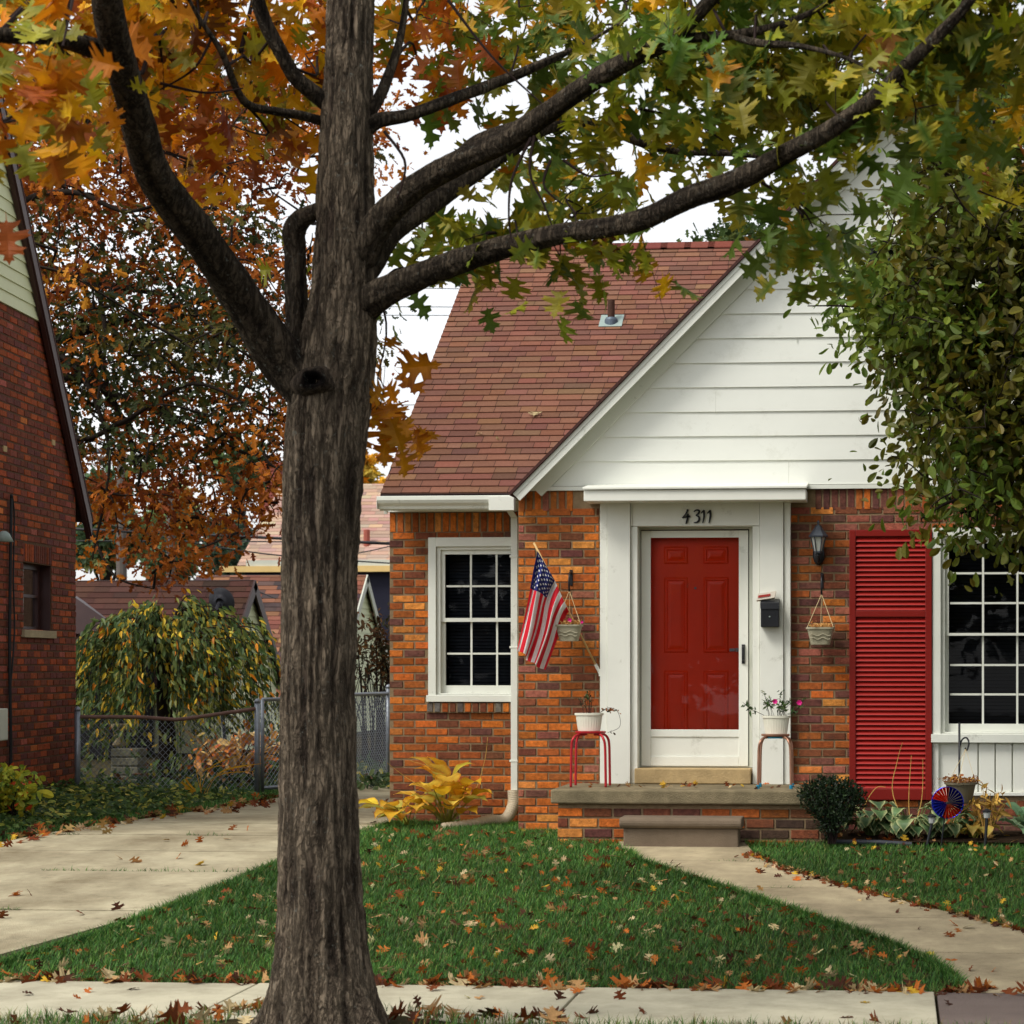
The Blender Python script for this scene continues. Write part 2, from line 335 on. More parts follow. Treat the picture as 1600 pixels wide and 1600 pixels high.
LANCE = ([(0, 0, 0), (.16, .25, .04), (.17, .5, .02), (.08, .8, -.06), (0, 1, -.14), (-.08, .8, -.06), (-.17, .5, .02), (-.16, .25, .04)], [(0, 1, 2, 3, 4), (0, 4, 5, 6, 7)])

# ================================================================ THE SETTING
DRL = lambda Y: np.interp(Y, [12.0, 15.5, 17.5, 21, 30], [-8.2, -7.45, -6.95, -6.45, -6.3])   # driveway edges (x at depth Y)
DRR = lambda Y: np.interp(Y, [11.85, 12.3, 13.2, 15, 17.6, 30], [-5.55, -5.25, -4.98, -4.72, -4.45, -4.4])
WL_ = [(965, 1316), (1000, 1346), (1060, 1366), (1130, 1387), (1260, 1430), (1380, 1470), (1455, 1502), (1495, 1528), (1512, 1556)]
WR_ = [(1162, 1316), (1180, 1338), (1220, 1358), (1300, 1382), (1400, 1408), (1500, 1432), (1600, 1458), (1760, 1500), (1980, 1556)]
WLw = np.array([onG(*p)[:2] for p in WL_]); WRw = np.array([onG(*p)[:2] for p in WR_])
WALK = np.vstack([WLw, WRw[::-1]])
YG, YM = 18.1, 19.0          # faces of the gable wall and of the main wall
def inpoly(X, Y, P):
    r = np.zeros(X.shape, bool); j = len(P)-1
    for i in range(len(P)):
        c = ((P[i][1] > Y) != (P[j][1] > Y)) & (X < (P[j][0]-P[i][0])*(Y-P[i][1])/(P[j][1]-P[i][1]+1e-12)+P[i][0]); r ^= c; j = i
    return r

def build_ground():
    xs = np.concatenate([[-400, -150, -60, -30, -16], np.arange(-11, 5.01, .25), [8, 14, 30, 60, 150, 400]])
    ys = np.concatenate([[-60, -20, 0, 4], np.arange(6, 20.01, .25), np.arange(21, 34, 1), [45, 60, 90, 150, 300, 900]])
    Xg, Yg = np.meshgrid(xs, ys); Zg = gz(Xg, Yg)-.03
    soft = (Xg > -11) & (Xg < 6) & (Yg > 6) & (Yg < 34)
    Zg = Zg+np.where(soft, .02*(vnoise(np.stack([Xg*1.5, Yg*1.5, Xg*0], -1))-.5), 0)
    n = len(xs); k = len(ys); F = [(j*n+i, j*n+i+1, (j+1)*n+i+1, (j+1)*n+i) for j in range(k-1) for i in range(n-1)]
    me = raw_mesh('ground', np.stack([Xg, Yg, Zg], -1).reshape(-1, 3), np.array(F).ravel(), [4]*len(F), M['soil'], smooth=True)
    tag(link('ground', me), 'bare soil and turf under the lawn reaching to the horizon', 'ground', kind='structure')
build_ground()

def sheet(name, rows, m, thick, label, cat):
    """paving: rows = list of (left xy, right xy); slabs laid row by row with narrow joints"""
    b = MB()
    for i in range(len(rows)-1):
        (l0, r0), (l1, r1) = rows[i], rows[i+1]; g = .011
        l0, r0, l1, r1 = [np.array(p, float) for p in (l0, r0, l1, r1)]
        d = norm((l1+r1)/2-(l0+r0)/2); l0 = l0+d*g; r0 = r0+d*g; l1 = l1-d*g; r1 = r1-d*g
        dz = random.uniform(-.004, .004); k = 6; A = []; B = []
        for t in np.linspace(0, 1, k):
            p = l0*(1-t)+l1*t; q = r0*(1-t)+r1*t
            A.append((*p, float(gz0(p[1]))+.012+dz)); B.append((*q, float(gz0(q[1]))+.012+dz))
        for j in range(k-1): b.quad(A[j], B[j], B[j+1], A[j+1])
        for P in (A, B):
            for j in range(k-1): b.quad(P[j], P[j+1], np.array(P[j+1])-[0, 0, thick], np.array(P[j])-[0, 0, thick])
        for e in (0, k-1): b.quad(A[e], B[e], np.array(B[e])-[0, 0, thick], np.array(A[e])-[0, 0, thick])
    return tag(b.build(name, m), label, cat, kind='structure')
# pavement along the street: joints measured on its far edge
jx = [onG(px, py)[0] for px, py in ((-260, 1524), (415, 1531), (915, 1541), (1462, 1557))]
jx = [jx[0]-1.8*3, jx[0]-1.8*2, jx[0]-1.8]+jx
def pavement(name, xs, m, label):
    b = MB()
    for a, c in zip(xs[:-1], xs[1:]):
        dz = random.uniform(-.003, .005); b.box(a+.008, c-.008, SY0, SY1, SZ-.08, SZ+.014+dz)
    return tag(b.build(name, m, bevel=.006), label, 'pavement', kind='structure')
pavement('sidewalk', jx, M['walkc'], 'pale concrete pavement slabs along the street in front of the lawn')
pavement('sidewalk_dark_slab', [jx[-1], jx[-1]+1.7, jx[-1]+3.4], M['darkc'], 'darker brownish concrete slab where the front walk meets the pavement')
# front walk: cut where the photo shows joints
def cut(W, Y): o = np.argsort(W[:, 1]); return (np.interp(Y, W[o, 1], W[o, 0]), Y)
wy = [float(onG(x, y)[1]) for x, y in ((1060, 1318), (1100, 1348), (1200, 1390), (1420, 1437), (1550, 1493), (1600, 1556))]
wrows = []
for a, c in zip(wy[:-1], wy[1:]): wrows.append([(cut(WLw, y), cut(WRw, y)) for y in np.linspace(a, c, 4)])
bw = MB()
for seg in wrows:
    for i in range(3):
        (l0, r0), (l1, r1) = seg[i], seg[i+1]; g0 = -.006 if i == 0 else 0; g1 = .006 if i == 2 else 0
        pts = [(l0[0], l0[1]+g0), (r0[0], r0[1]+g0), (r1[0], r1[1]+g1), (l1[0], l1[1]+g1)]
        top = [(x, y, float(gz0(y))+.014) for x, y in pts]; bw.quad(*top[::-1])
        for e in ((0, 3), (1, 2)) + (((0, 1),) if i == 0 else ()) + (((2, 3),) if i == 2 else ()):
            p, q = np.array(top[e[0]]), np.array(top[e[1]]); bw.quad(p, q, q-[0, 0, .06], p-[0, 0, .06])
tag(bw.build('front_walk', M['concrete']), 'tan concrete path curving from the pavement to the front step', 'path', kind='structure')
dy = [11.86] + [float(onG(60, y)[1]) for y in (1424, 1362, 1330)] + [17.3, 18.6, 20.2, 22, 24, 26.5, 29, 33]
dy = [dy[0]]+sorted(dy[1:])
sheet('driveway', [((DRL(y), y), (DRR(y), y)) for y in dy], M['drivec'], .06, 'tan concrete driveway running back between the two brick houses', 'driveway')
# planting bed in front of the window
XB0 = onY(1315, 1300, 17.2)[0]
bm_ = MB(); n = 20
for i in range(n):
    x0, x1 = XB0+i*.25, XB0+(i+1)*.25; bm_.quad((x0, 17.08, .012), (x1, 17.08, .012), (x1, 17.6, .05), (x0, 17.6, .05)); bm_.quad((x0, 17.6, .05), (x1, 17.6, .05), (x1, 18.1, .03), (x0, 18.1, .03))
tag(bm_.build('flower_bed', M['mulch']), 'dark mulch bed with hostas under the shuttered window', 'flower bed', kind='structure')
be = MB(); be.tube([(XB0-.05, 17.06, .012), (XB0+.3, 17.05, .01), (XB0+.55, 17.055, -.005)], .018, 8)
tag(be.build('bed_edging', M['dish'], base=(XB0, 17.05, 0)), 'low grey edging strip along the front of the hosta bed', 'edging')

# ---------------------------------------------------------------- brick and shingle laying
ORANGE, RUST, MAROON, PURPLE, TAN, PINK = S(184, 99, 38), S(152, 82, 37), S(112, 64, 43), S(102, 63, 54), S(200, 124, 58), S(146, 86, 68)
def lay_bricks(b, O, u, n, rows, ch, palf, L=.2, mort=.011, start=0., prot=.007, shift=.5):
    """rows: list of (z, [(u0,u1),...]); palf(u,z)->colour"""
    O, u, n = np.asarray(O, float), np.asarray(u, float), np.asarray(n, float); up = np.array([0, 0, 1.])
    for ri, (z, ivs) in enumerate(rows):
        ph = (L*shift if ri % 2 else 0)+start; wob = random.uniform(-.0015, .0015)
        for (a, c) in ivs:
            k = math.floor((a-ph)/L)
            while True:
                x0 = ph+k*L; x1 = x0+L-mort; k += 1
                if x0 >= c: break
                x0 = max(x0, a); x1 = min(x1, c)
                if x1-x0 < .025: continue
                brick(b, O, u, n, up, x0+random.uniform(-.002, .002), x1+random.uniform(-.003, .002), z+wob+random.uniform(-.0015, .0015), z+ch-mort+wob+random.uniform(-.002, .002), palf((x0+x1)/2, z), prot+random.uniform(-.002, .003))
def brick(b, O, u, n, up, x0, x1, z0, z1, c, p):
    e = .0045; j = lambda: random.uniform(-.0022, .0022)
    Q = [(x0, z0), (x1, z0), (x1, z1), (x0, z1)]; R = [(x0+e, z0+e), (x1-e, z0+e), (x1-e, z1-e), (x0+e, z1-e)]
    V = [O+u*(a+j()*.5)+up*(d+j()*.5)-n*.004 for a, d in Q]+[O+u*(a+j())+up*(d+j())+n*(p+j()*.5) for a, d in R]
    b.add(V, [(4, 5, 6, 7), (0, 1, 5, 4), (1, 2, 6, 5), (2, 3, 7, 6), (3, 0, 4, 7)], c)
def soldier(b, O, u, n, x0, x1, z0, z1, palf, w=.068):
    O, u, n = np.asarray(O, float), np.asarray(u, float), np.asarray(n, float); x = x0
    while x < x1-.02:
        brick(b, O, u, n, np.array([0, 0, 1.]), x+.001, min(x+w-.012, x1)+random.uniform(-.002, .002), z0+.006+random.uniform(0, .004), z1-.006, palf(x, z0), .007+random.uniform(-.002, .003)); x += w
def jit(c, k=.13):
    f = 1+random.gauss(0, k); return tuple(max(.004, v*f*(1+random.gauss(0, .05))) for v in c)
def pal(w): 
    P = [ORANGE, RUST, MAROON, PURPLE, TAN, PINK]; return lambda: jit(random.choices(P, w)[0])
def shingles(b, P0, u, s, n, LU, LS, expo, tw, palf, clip=None):
    """rows of separate tabs climbing from P0; u along the eave, s up the slope, n out of the roof"""
    P0, u, s, n = [np.asarray(a, float) for a in (P0, u, s, n)]; i = 0
    while i*expo < LS:
        s0 = i*expo; s1 = min(s0+expo+.004, LS); x = -random.uniform(0, tw[1]); wob = random.uniform(-.004, .004)
        while x < LU:
            w = random.uniform(*tw); a, c = max(x, 0), min(x+w-.005, LU); x += w
            if c-a < .01: continue
            if clip: a = max(a, clip((s0+s1)/2))
            if c-a < .01: continue
            h0 = .012+random.uniform(0, .003); d0 = wob+random.uniform(-.003, .003)
            A = P0+u*a+s*(s0+d0)+n*h0; B = P0+u*c+s*(s0+d0+random.uniform(-.002, .002))+n*h0; C = P0+u*c+s*s1+n*.002; D = P0+u*a+s*s1+n*.002
            b.add([A, B, C, D, A-n*h0, B-n*h0], [(0, 1, 2, 3), (4, 5, 1, 0)], palf(i, (a+c)/2))
        i += 1

# ================================================================ THE BRICK HOUSE
Xg0 = XZ(810, 1000, YG)[0]; Xm0 = XZ(609, 1100, YM)[0]
house = empty('brick_house', (Xg0+2.4, YG, 0), 'orange-red brick house with white gable, red front door and red shutter', 'house')
H = house
Xapex = XZ(1440, 300, 17.88)[0]; Xg1 = 2*Xapex-Xg0
zg_top = XZ(900, 766, YG)[1]; zm_top = XZ(700, 800, YM)[1]
SLT = .405     # porch slab top

# --- walls
CH_G, CH_M = .0695, .0695
b = MB(); b.cur = 0
door0, door1 = XZ(937, 1000, YG)[0], XZ(1235, 1000, YG)[0]
w0, w1 = XZ(1457, 1000, YG)[0], XZ(1833, 1000, YG)[0]; wz0, wz1 = XZ(1500, 1243, YG)[1], XZ(1500, 829, YG)[1]
def rowsfor(z0, z1, ch, fn):
    r = []; z = z0
    while z < z1-.02:
        r.append((z, fn(z+ch/2))); z += ch
    return r
def sub(iv, cuts):
    out = [iv]
    for c0, c1 in cuts:
        nx = []
        for a, d in out:
            if c1 <= a or c0 >= d: nx.append((a, d)); continue
            if c0 > a: nx.append((a, c0-.004))
            if c1 < d: nx.append((c1+.004, d))
        out = nx
    return out
zsol_g = zg_top-.185
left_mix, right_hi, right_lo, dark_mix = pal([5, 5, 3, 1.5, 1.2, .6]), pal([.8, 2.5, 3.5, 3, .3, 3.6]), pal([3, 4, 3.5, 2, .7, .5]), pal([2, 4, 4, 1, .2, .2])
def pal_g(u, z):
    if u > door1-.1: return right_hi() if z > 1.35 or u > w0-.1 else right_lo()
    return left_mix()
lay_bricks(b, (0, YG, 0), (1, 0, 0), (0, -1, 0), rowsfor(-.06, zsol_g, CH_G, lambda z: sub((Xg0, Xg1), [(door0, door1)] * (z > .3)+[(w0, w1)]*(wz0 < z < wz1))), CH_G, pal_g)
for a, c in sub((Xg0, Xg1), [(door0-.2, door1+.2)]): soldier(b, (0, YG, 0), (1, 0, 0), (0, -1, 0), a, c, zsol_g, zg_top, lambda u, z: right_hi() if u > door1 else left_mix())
# main wall with its window and brick sill
mwx0, mwx1 = XZ(670, 1000, YM)[0], XZ(841, 1000, YM)[0]; mwz0, mwz1 = XZ(740, 1114, YM)[1], XZ(740, 840, YM)[1]
zsol_m = zm_top-.185
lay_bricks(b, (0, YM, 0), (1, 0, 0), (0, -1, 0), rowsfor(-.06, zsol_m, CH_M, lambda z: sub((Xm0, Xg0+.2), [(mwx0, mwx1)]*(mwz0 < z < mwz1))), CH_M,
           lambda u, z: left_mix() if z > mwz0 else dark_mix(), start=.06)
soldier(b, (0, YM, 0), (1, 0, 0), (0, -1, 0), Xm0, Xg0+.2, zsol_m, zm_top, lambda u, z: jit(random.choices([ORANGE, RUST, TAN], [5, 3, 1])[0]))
zs_top = XZ(740, 1097, YM)[1]
soldier(b, (0, YM-.035, 0), (1, 0, 0), (0, -1, 0), mwx0-.01, mwx1, mwz0, zs_top, lambda u, z: jit(random.choices([ORANGE, RUST, MAROON, S(96, 92, 84)], [3, 3, 4, 1.5])[0]))
b.cur = 1
def panelwall(b, Y, x0, x1, z0, z1, holes, th=.2):   # backing wall with real openings
    xs = sorted({x0, x1, *[h[0] for h in holes], *[h[1] for h in holes]}); zs = sorted({z0, z1, *[h[2] for h in holes], *[h[3] for h in holes]})
    for i in range(len(xs)-1):
        for j in range(len(zs)-1):
            cx, cz_ = (xs[i]+xs[i+1])/2, (zs[j]+zs[j+1])/2
            if any(h[0] < cx < h[1] and h[2] < cz_ < h[3] for h in holes): continue
            b.box(xs[i], xs[i+1], Y, Y+th, zs[j], zs[j+1])
panelwall(b, YG, Xg0, Xg1, -.3, zg_top, [(door0+.12, door1-.12, SLT-.02, zg_top-.1), (w0, w1, wz0, wz1)])
panelwall(b, YM, Xm0, Xg0, -.3, zm_top+.1, [(mwx0, min(mwx1, Xg0-.01), mwz0+.06, mwz1)])
b.box(mwx0-.01, Xg0-.001, YM-.034, YM-.003, mwz0+.004, zs_top-.006)
b.box(Xg0+.002, Xg0+.2, YG+.2, YM+.3, -.3, zg_top); b.box(Xg1-.2, Xg1-.002, YG+.2, YM+6, -.3, zg_top)
b.box(Xm0+.002, Xm0+.2, YM+.2, 27, -.3, zm_top+.1); b.box(Xm0+.2, Xg1-.2, 26.8, 27, -.3, zm_top+.1)
# side gable end under the main roof
zr_side = zm_top
b.build('wall', [M['brick'], M['mortar']], H)
d = MB(); d.box(Xm0+.25, Xg1-.25, YM+1.3, YM+1.35, -.2, 2.9); d.box(door0, Xg1-.25, YG+1.1, YG+1.15, -.2, 2.9); d.box(Xm0+.25, Xg1-.25, YM+.1, 26, 2.78, 2.8); d.box(Xg0+.25, Xg1-.25, YG+.25, YM+1, 2.62, 2.64); d.box(Xm0+.25, Xg1-.25, YG+.25, 26, -.1, -.08)
d.build('dark_interior', M['dark'], H)  # black sheets in place of the dimness inside the rooms

# --- main roof
eX, eZ = XZ(597, 772, 18.66); eY = 18.66; RUN = 4.3
rX, rZ = XZ(741, 388, eY+RUN); print('roof check: eave left', eX, 'ridge left', rX, 'pitch', (rZ-eZ)/RUN)
rX = (eX+rX)/2; eX = rX
LS = math.hypot(RUN, rZ-eZ); sv = np.array([0, RUN, rZ-eZ])/LS; nv = np.array([0, -sv[2], sv[1]]); XR1 = Xg1+.3
b = MB(); b.cur = 0
SH = [S(122, 83, 66), S(118, 78, 62), S(126, 88, 68), S(113, 75, 62), S(106, 71, 60)]
band = [random.random() for _ in range(99)]
def pal_r(i, u):
    t = vnoise(np.array([[u*1.1, i*.35, 3.]]))[0]; w = [3, 3, 2*(t > .5)+.3, 1.5+2*(t < .42), .6+2.5*(t < .36)]
    return jit(random.choices(SH, w)[0], .05)
Xcut = XZ(1460, 385, eY+RUN)[0]
shingles(b, (eX, eY, eZ), (1, 0, 0), sv, nv, Xcut-eX, LS, .114, (.12, .26), pal_r)
b.cur = 1
b.obox((eX, eY, eZ-.02), (XR1-eX, 0, 0), sv*LS, nv*.018)
nb = np.array([0, sv[2], sv[1]]); b.obox((eX, eY+RUN, rZ-.02), (XR1-eX, 0, 0), np.array([0, RUN, -(rZ-eZ)]), nb*.018)
roof = b.build('roof', [M['shingle'], mat('roof_felt', S(44, 30, 28), .95, .2, 20)], H)
b = MB(); x = eX
while x < Xcut:
    b.color = jit(S(104, 74, 66) if x > Xcut-2.3 else S(112, 60, 50), .08)
    for sg, vv in ((1, sv), (-1, np.array([0, -sv[1], sv[2]]))):
        P = np.array([x, eY+RUN, rZ+.02]); a = np.array([.32, 0, .0]); s_ = (-vv)*.14
        b.obox(P, a, s_, (0, 0, .012))
    x += .25
b.build('ridge_cap', M['shingle'], roof)
b = MB(); b.extr([(eX+.02, eY+.04, eZ-.03), (eX+.02, eY+RUN, rZ-.03), (eX+.02, eY+2*RUN-.04, eZ-.03), (eX+.02, eY+2*RUN-.04, eZ-.17), (eX+.02, eY+RUN, rZ-.17), (eX+.02, eY+.04, eZ-.17)], (.03, 0, 0)); b.build('rake_board', M['white2'], roof)
b = MB(); b.extr([(Xm0+.01, YM, zm_top+.1), (Xm0+.01, eY+RUN, rZ-.05), (Xm0+.01, 26.9, zm_top+.1)], (.12, 0, 0)); b.build('side_gable', M['siding'], H)
# roof plane hit for the vent pipe and debris
def on_roof(px, py):
    d = ray(px, py); P = np.array([eX, eY, eZ]); return CAMP+d*(np.dot(P-CAMP, nv)/np.dot(d, nv))
p = on_roof(955, 505); vent = MB(); vent.lathe(p-[0, 0, .05], [(.036, 0), (.036, .28), (.030, .283), (.030, .2)], 16)
vp = vent.build('vent_pipe', M['pipe'], roof, smooth=False)
fl = MB(); fl.cur = 0; fl.obox(p+nv*.012-np.array([.115, 0, 0])-sv*.1, (.23, 0, 0), sv*.26, nv*.004); fl.cur = 1; fl.lathe(p+[0, 0, -.06], [(.07, 0), (.066, .09), (.052, .115), (.04, .118)], 20)
fl.build('flashing', [M['leadp'], M['lead']], vp)

# --- gutter, frieze, downspout
gY1 = eY-.02; gx1 = XZ(803, 780, 18.6)[0]; gx0 = XZ(591, 780, 18.6)[0]; gzt, gzb = XZ(700, 775, 18.56)[1], XZ(700, 795, 18.6)[1]
prof = [(0, 0), (-.03, -.0), (-.042, .025), (-.075, .05), (-.09, .075), (-.09, gzt-gzb), (-.082, gzt-gzb), (-.08, .08), (-.03, .02), (0, .01)]
b = MB(); b.extr([(gx0, gY1+y, gzb+z) for y, z in prof], (gx1-gx0, 0, 0)); b.box(gx0-.004, gx0, gY1-.088, gY1, gzb+.002, gzt); b.box(gx0, gx1, gY1+.002, gY1+.014, gzb-.01, gzt+.01)
gz1b = XZ(795, 798, 18.5)[1]; b.box(gx1-.21, gx1+.01, gY1-.1, gY1-.003, gzb-.02, gzb+.1)
gut = b.build('gutter', M['white2'], H, bevel=.003)
b = MB(); b.box(Xm0-.04, Xg0-.002, YM-.05, YM-.01, zm_top-.0, zm_top+.09); b.box(eX+.05, Xg0-.002, gY1+.02, YM-.052, zm_top+.095, zm_top+.11); b.build('frieze_board', M['white2'], H)
dX0, dX1 = XZ(798.5, 1000, 18.93)[0], XZ(809, 1000, 18.93)[0]; dz0 = XZ(803, 1244, 18.93)[1]
b = MB(); b.box(dX0, dX1, YM-.085, YM-.03, dz0, zm_top-.06)
b.obox((dX0, YM-.085, zm_top-.06), (dX1-dX0, 0, 0), (0, .055, 0), (-.01, -.32, gzb-zm_top+.075)); 
for z in (dz0+.3, dz0+1.3, dz0+2.1): b.box(dX0-.012, dX1+.004, YM-.088, YM-.008, z, z+.02)
ds = b.build('downspout', M['white2'], H, bevel=.004)
hp = spline([(*XZ(803, 1236, 18.93)[:1], 18.93, XZ(803, 1236, 18.93)[1]), (XZ(802, 1258, 18.9)[0], 18.9, XZ(802, 1258, 18.9)[1]), (XZ(790, 1278, 18.85)[0], 18.82, XZ(790, 1280, 18.85)[1]), (XZ(765, 1288, 18.7)[0], 18.7, .045), (XZ(735, 1292, 18.5)[0], 18.55, .02), (XZ(690, 1294, 18.3)[0], 18.35, .0)], 150)
b = MB(); b.tube(hp, [.058-.014*min(1, i/100)+.0025*math.sin(i*1.6) for i in range(150)], 16); b.build('drain_hose', M['hose'], ds, smooth=True)

# --- gable siding and trim
rt = XZ(801, 771, 17.88); T = np.array([rt[0], 17.88, rt[1]]); tl = Xapex-T[0]     # 45 degree rake from T
def rk(t, o, Y): return np.array([T[0]+t-o*.7071, Y, T[2]+t+o*.7071])               # point t up the rake, o square to it
def mir(p): return np.array([2*Xapex-p[0], p[1], p[2]])
def rake_strip(b, o0, o1, Y0, Y1, t0=0., both=True):
    P = [rk(t0, o0, Y0), rk(t0, o1, Y0)]; 
    def ap(o): return np.array([Xapex, Y0, T[2]+tl+o*1.4142])
    poly = [P[0], ap(o0), ap(o1), P[1]]; b.extr(poly, (0, Y1-Y0, 0))
    if both: b.extr([mir(p) for p in poly][::-1], (0, Y1-Y0, 0))
b = MB(); rake_strip(b, -.085, -.004, 17.875, 17.90); rake_strip(b, -.05, -.035, 17.902, 18.058); rake_strip(b, -.035, -.004, 17.868, 17.874, 0)
b.build('rake_board', M['white2'], H)
b = MB(); rake_strip(b, -.158, -.052, 18.06, 18.096, .1); b.build('frieze_board', M['white2'], H)
b = MB(); rake_strip(b, 0, .022, 17.845, 22.9, -.02)
b.build('gable_roof', mat('gable_shingle', S(70, 44, 40), .95, .3, 30, .5, 120), H)
b = MB(); zb = zg_top+.035; i = 0; exp_ = .2035
gwx0 = XZ(1336, 400, YG)[0]; gwx1 = 2*Xapex-gwx0
line = lambda z: T[0]+(z-T[2])-(-.125)*1.4142*0+.177      # x of the frieze's lower edge at height z
while True:
    z0 = zb+i*exp_; z1 = z0+exp_+.012
    if z0 > T[2]+tl-.25: break
    xa0, xa1 = line(z0)-.06, line(z1)-.06; xb0, xb1 = 2*Xapex-xa0, 2*Xapex-xa1
    if xb1 <= xa1: z1 = z0+.05; xa1 = xb1 = Xapex
    cuts = [(xa0, xa1, gwx0, gwx0), (gwx1, gwx1, xb0, xb1)] if 6 <= i < 10 else [(xa0, xa1, xb0, xb1)]
    for p0, p1, q0, q1 in cuts:
        V = [(p0, YG-.020, z0), (q0, YG-.020, z0), (q1, YG-.006, z1), (p1, YG-.006, z1), (p0, YG+.0, z0), (q0, YG+.0, z0), (q1, YG+.03, z1), (p1, YG+.03, z1)]
        b.add(V, [(0, 1, 2, 3), (4, 5, 1, 0), (7, 6, 5, 4)])
    i += 1
b.cur = 1
for px, py0, py1 in ((1232, 720, 757), (1331, 418, 460), (1118, 610, 646), (1245, 499, 536)):
    x, z0 = XZ(px, py1, YG-.02); z1 = XZ(px, py0, YG-.02)[1]; b.obox((x, YG-.0212, z0+.004), (.003, 0, 0), (0, .006, 0), (0, .012, z1-z0-.012))
b.build('gable_siding', [M['siding'], M['greytrim']], H)
b = MB(); b.box(T[0]+.1, 2*Xapex-T[0]-.1, YG-.035, YG-.002, zg_top-.004, zg_top+.03); b.build('trim_strip', M['white2'], H)

# --- entrance: surround, canopy, number, storm door, front door
def X_(px, Y): return XZ(px, 1000, Y)[0]
def Z_(py, Y): return XZ(1085, py, Y)[1]
b = MB(); YP = YG-.1
zc = Z_(783, YP)
for a, c, e, f_ in ((937, 948, 948.6, 984.6), (1224.6, 1235, 1187, 1224)):
    b.box(X_(a, YP), X_(c, YP), YP+.02, YG+.05, SLT, zc); b.box(X_(e, YP), X_(f_, YP), YP, YG+.05, SLT, zc)
for a, c in ((985.2, 995.5), (1175.5, 1186.4)):
    b.box(X_(a, YP), X_(c, YP), YP+.03, YG+.12, SLT, Z_(822, YP))
b.box(X_(985.2, YP), X_(1186.4, YP), YP+.025, YG+.12, Z_(821.5, YP), zc)
for a, c in ((985.2, 987.2), (1184.4, 1186.4)): b.box(X_(a, YP), X_(c, YP), YP+.012, YP+.0245, Z_(821.5, YP), zc)
sur = b.build('door_surround', M['white'], H, bevel=.004)
YC = YG-.34
cz0, cz1, czt = XZ(1085, 782, YC)[1], XZ(1085, 764.5, YC)[1], XZ(1085, 759, YC)[1]
b = MB(); b.box(X_(912, YC), X_(1259, YC), YC, YG-.0, cz0, cz1); b.obox((X_(910.5, YC), YC-.02, cz1+.001), (X_(1261, YC)-X_(910.5, YC), 0, 0), (0, .36, .05), (0, 0, .022)); b.build('entry_canopy', M['white'], H, bevel=.005)
def stroke(b, pts, ws, Y, d=.012, k=3.556, ox=850, oy=740):
    P = spline([(x, y, w) for (x, y), w in zip(pts, ws)], max(2, (len(pts)-1)*4+1)); A = []; B = []
    for i in range(len(P)):
        t = P[min(i+1, len(P)-1)][:2]-P[max(i-1, 0)][:2]; t /= np.linalg.norm(t)+1e-9; nn = np.array([-t[1], t[0]])*P[i][2]*.66
        for S_, sg in ((A, 1), (B, -1)):
            q = P[i][:2]+nn*sg; x, z = XZ(q[0]/k+ox, q[1]/k+oy, Y); S_.append((x, Y, z))
    for i in range(len(P)-1): b.extr([A[i], A[i+1], B[i+1], B[i]], (0, d, 0))
YN = YP+.01
for strokes in ([([(799, 198), (788, 222), (768, 247)], [9, 5, 4]), ([(767, 245), (785, 241), (812, 237)], [4, 7, 9]), ([(800, 222), (797, 250), (789, 279)], [6, 8, 5])],
                [([(832, 212), (845, 203), (862, 206), (858, 220), (843, 232)], [4, 6, 8, 7, 4]), ([(843, 232), (860, 240), (862, 258), (850, 270), (832, 272)], [4, 8, 9, 7, 4])],
                [([(872, 220), (882, 210), (889, 202)], [3, 6, 4]), ([(888, 203), (889, 240), (881, 274)], [8, 8, 4])],
                [([(907, 221), (916, 211), (924, 202)], [3, 6, 4]), ([(923, 203), (924, 240), (916, 275)], [8, 8, 4])]):
    b = MB()
    for p_, w_ in strokes: stroke(b, p_, w_, YN)
    b.build('house_number', M['black'], sur)
# storm door
YS = YG+.06; b = MB()
sx0, sx1, sz0, sz1 = X_(1002, YS), X_(1169, YS), Z_(1197, YS), Z_(829, YS)
gx0_, gx1_, gzb_, gzt_ = X_(1016.5, YS), X_(1155, YS), Z_(1140, YS), Z_(840, YS)
b.frame(sx0, sx1, sz0, sz1, gx0_-sx0, YS, YS+.035, wb=Z_(1182, YS)-sz0, wt=sz1-gzt_)
b.box(gx0_, gx1_, YS+.003, YS+.033, Z_(1151.5, YS), gzb_); b.box(gx0_, gx1_, YS+.012, YS+.03, Z_(1182, YS), Z_(1151.5, YS))
for a, c in ((sx0, -1), (sx1, 1)): pass
sd = b.build('storm_door', M['white'], H, bevel=.003)
b = MB(); b.frame(X_(995.5, YS), X_(1175.5, YS), sz0-.01, Z_(821.5, YS), .028, YS+.012, YS+.06, wb=.012, wt=.03); b.build('door_frame', M['greytrim'], H)
b = MB(); b.quad((gx0_, YS+.02, gzb_), (gx1_, YS+.02, gzb_), (gx1_, YS+.02, gzt_), (gx0_, YS+.02, gzt_)); b.build('pane', M['dglass'], sd)
b = MB(); hx = X_(1161.5, YS); b.box(hx-.013, hx+.013, YS-.012, YS-.001, Z_(1037, YS), Z_(1007, YS)); b.tube([(hx, YS-.01, Z_(1033, YS)), (hx, YS-.05, Z_(1030, YS)), (hx, YS-.055, Z_(1022, YS)), (hx, YS-.05, Z_(1012, YS)), (hx, YS-.01, Z_(1009, YS))], .007, 8); b.build('handle', M['black'], sd)
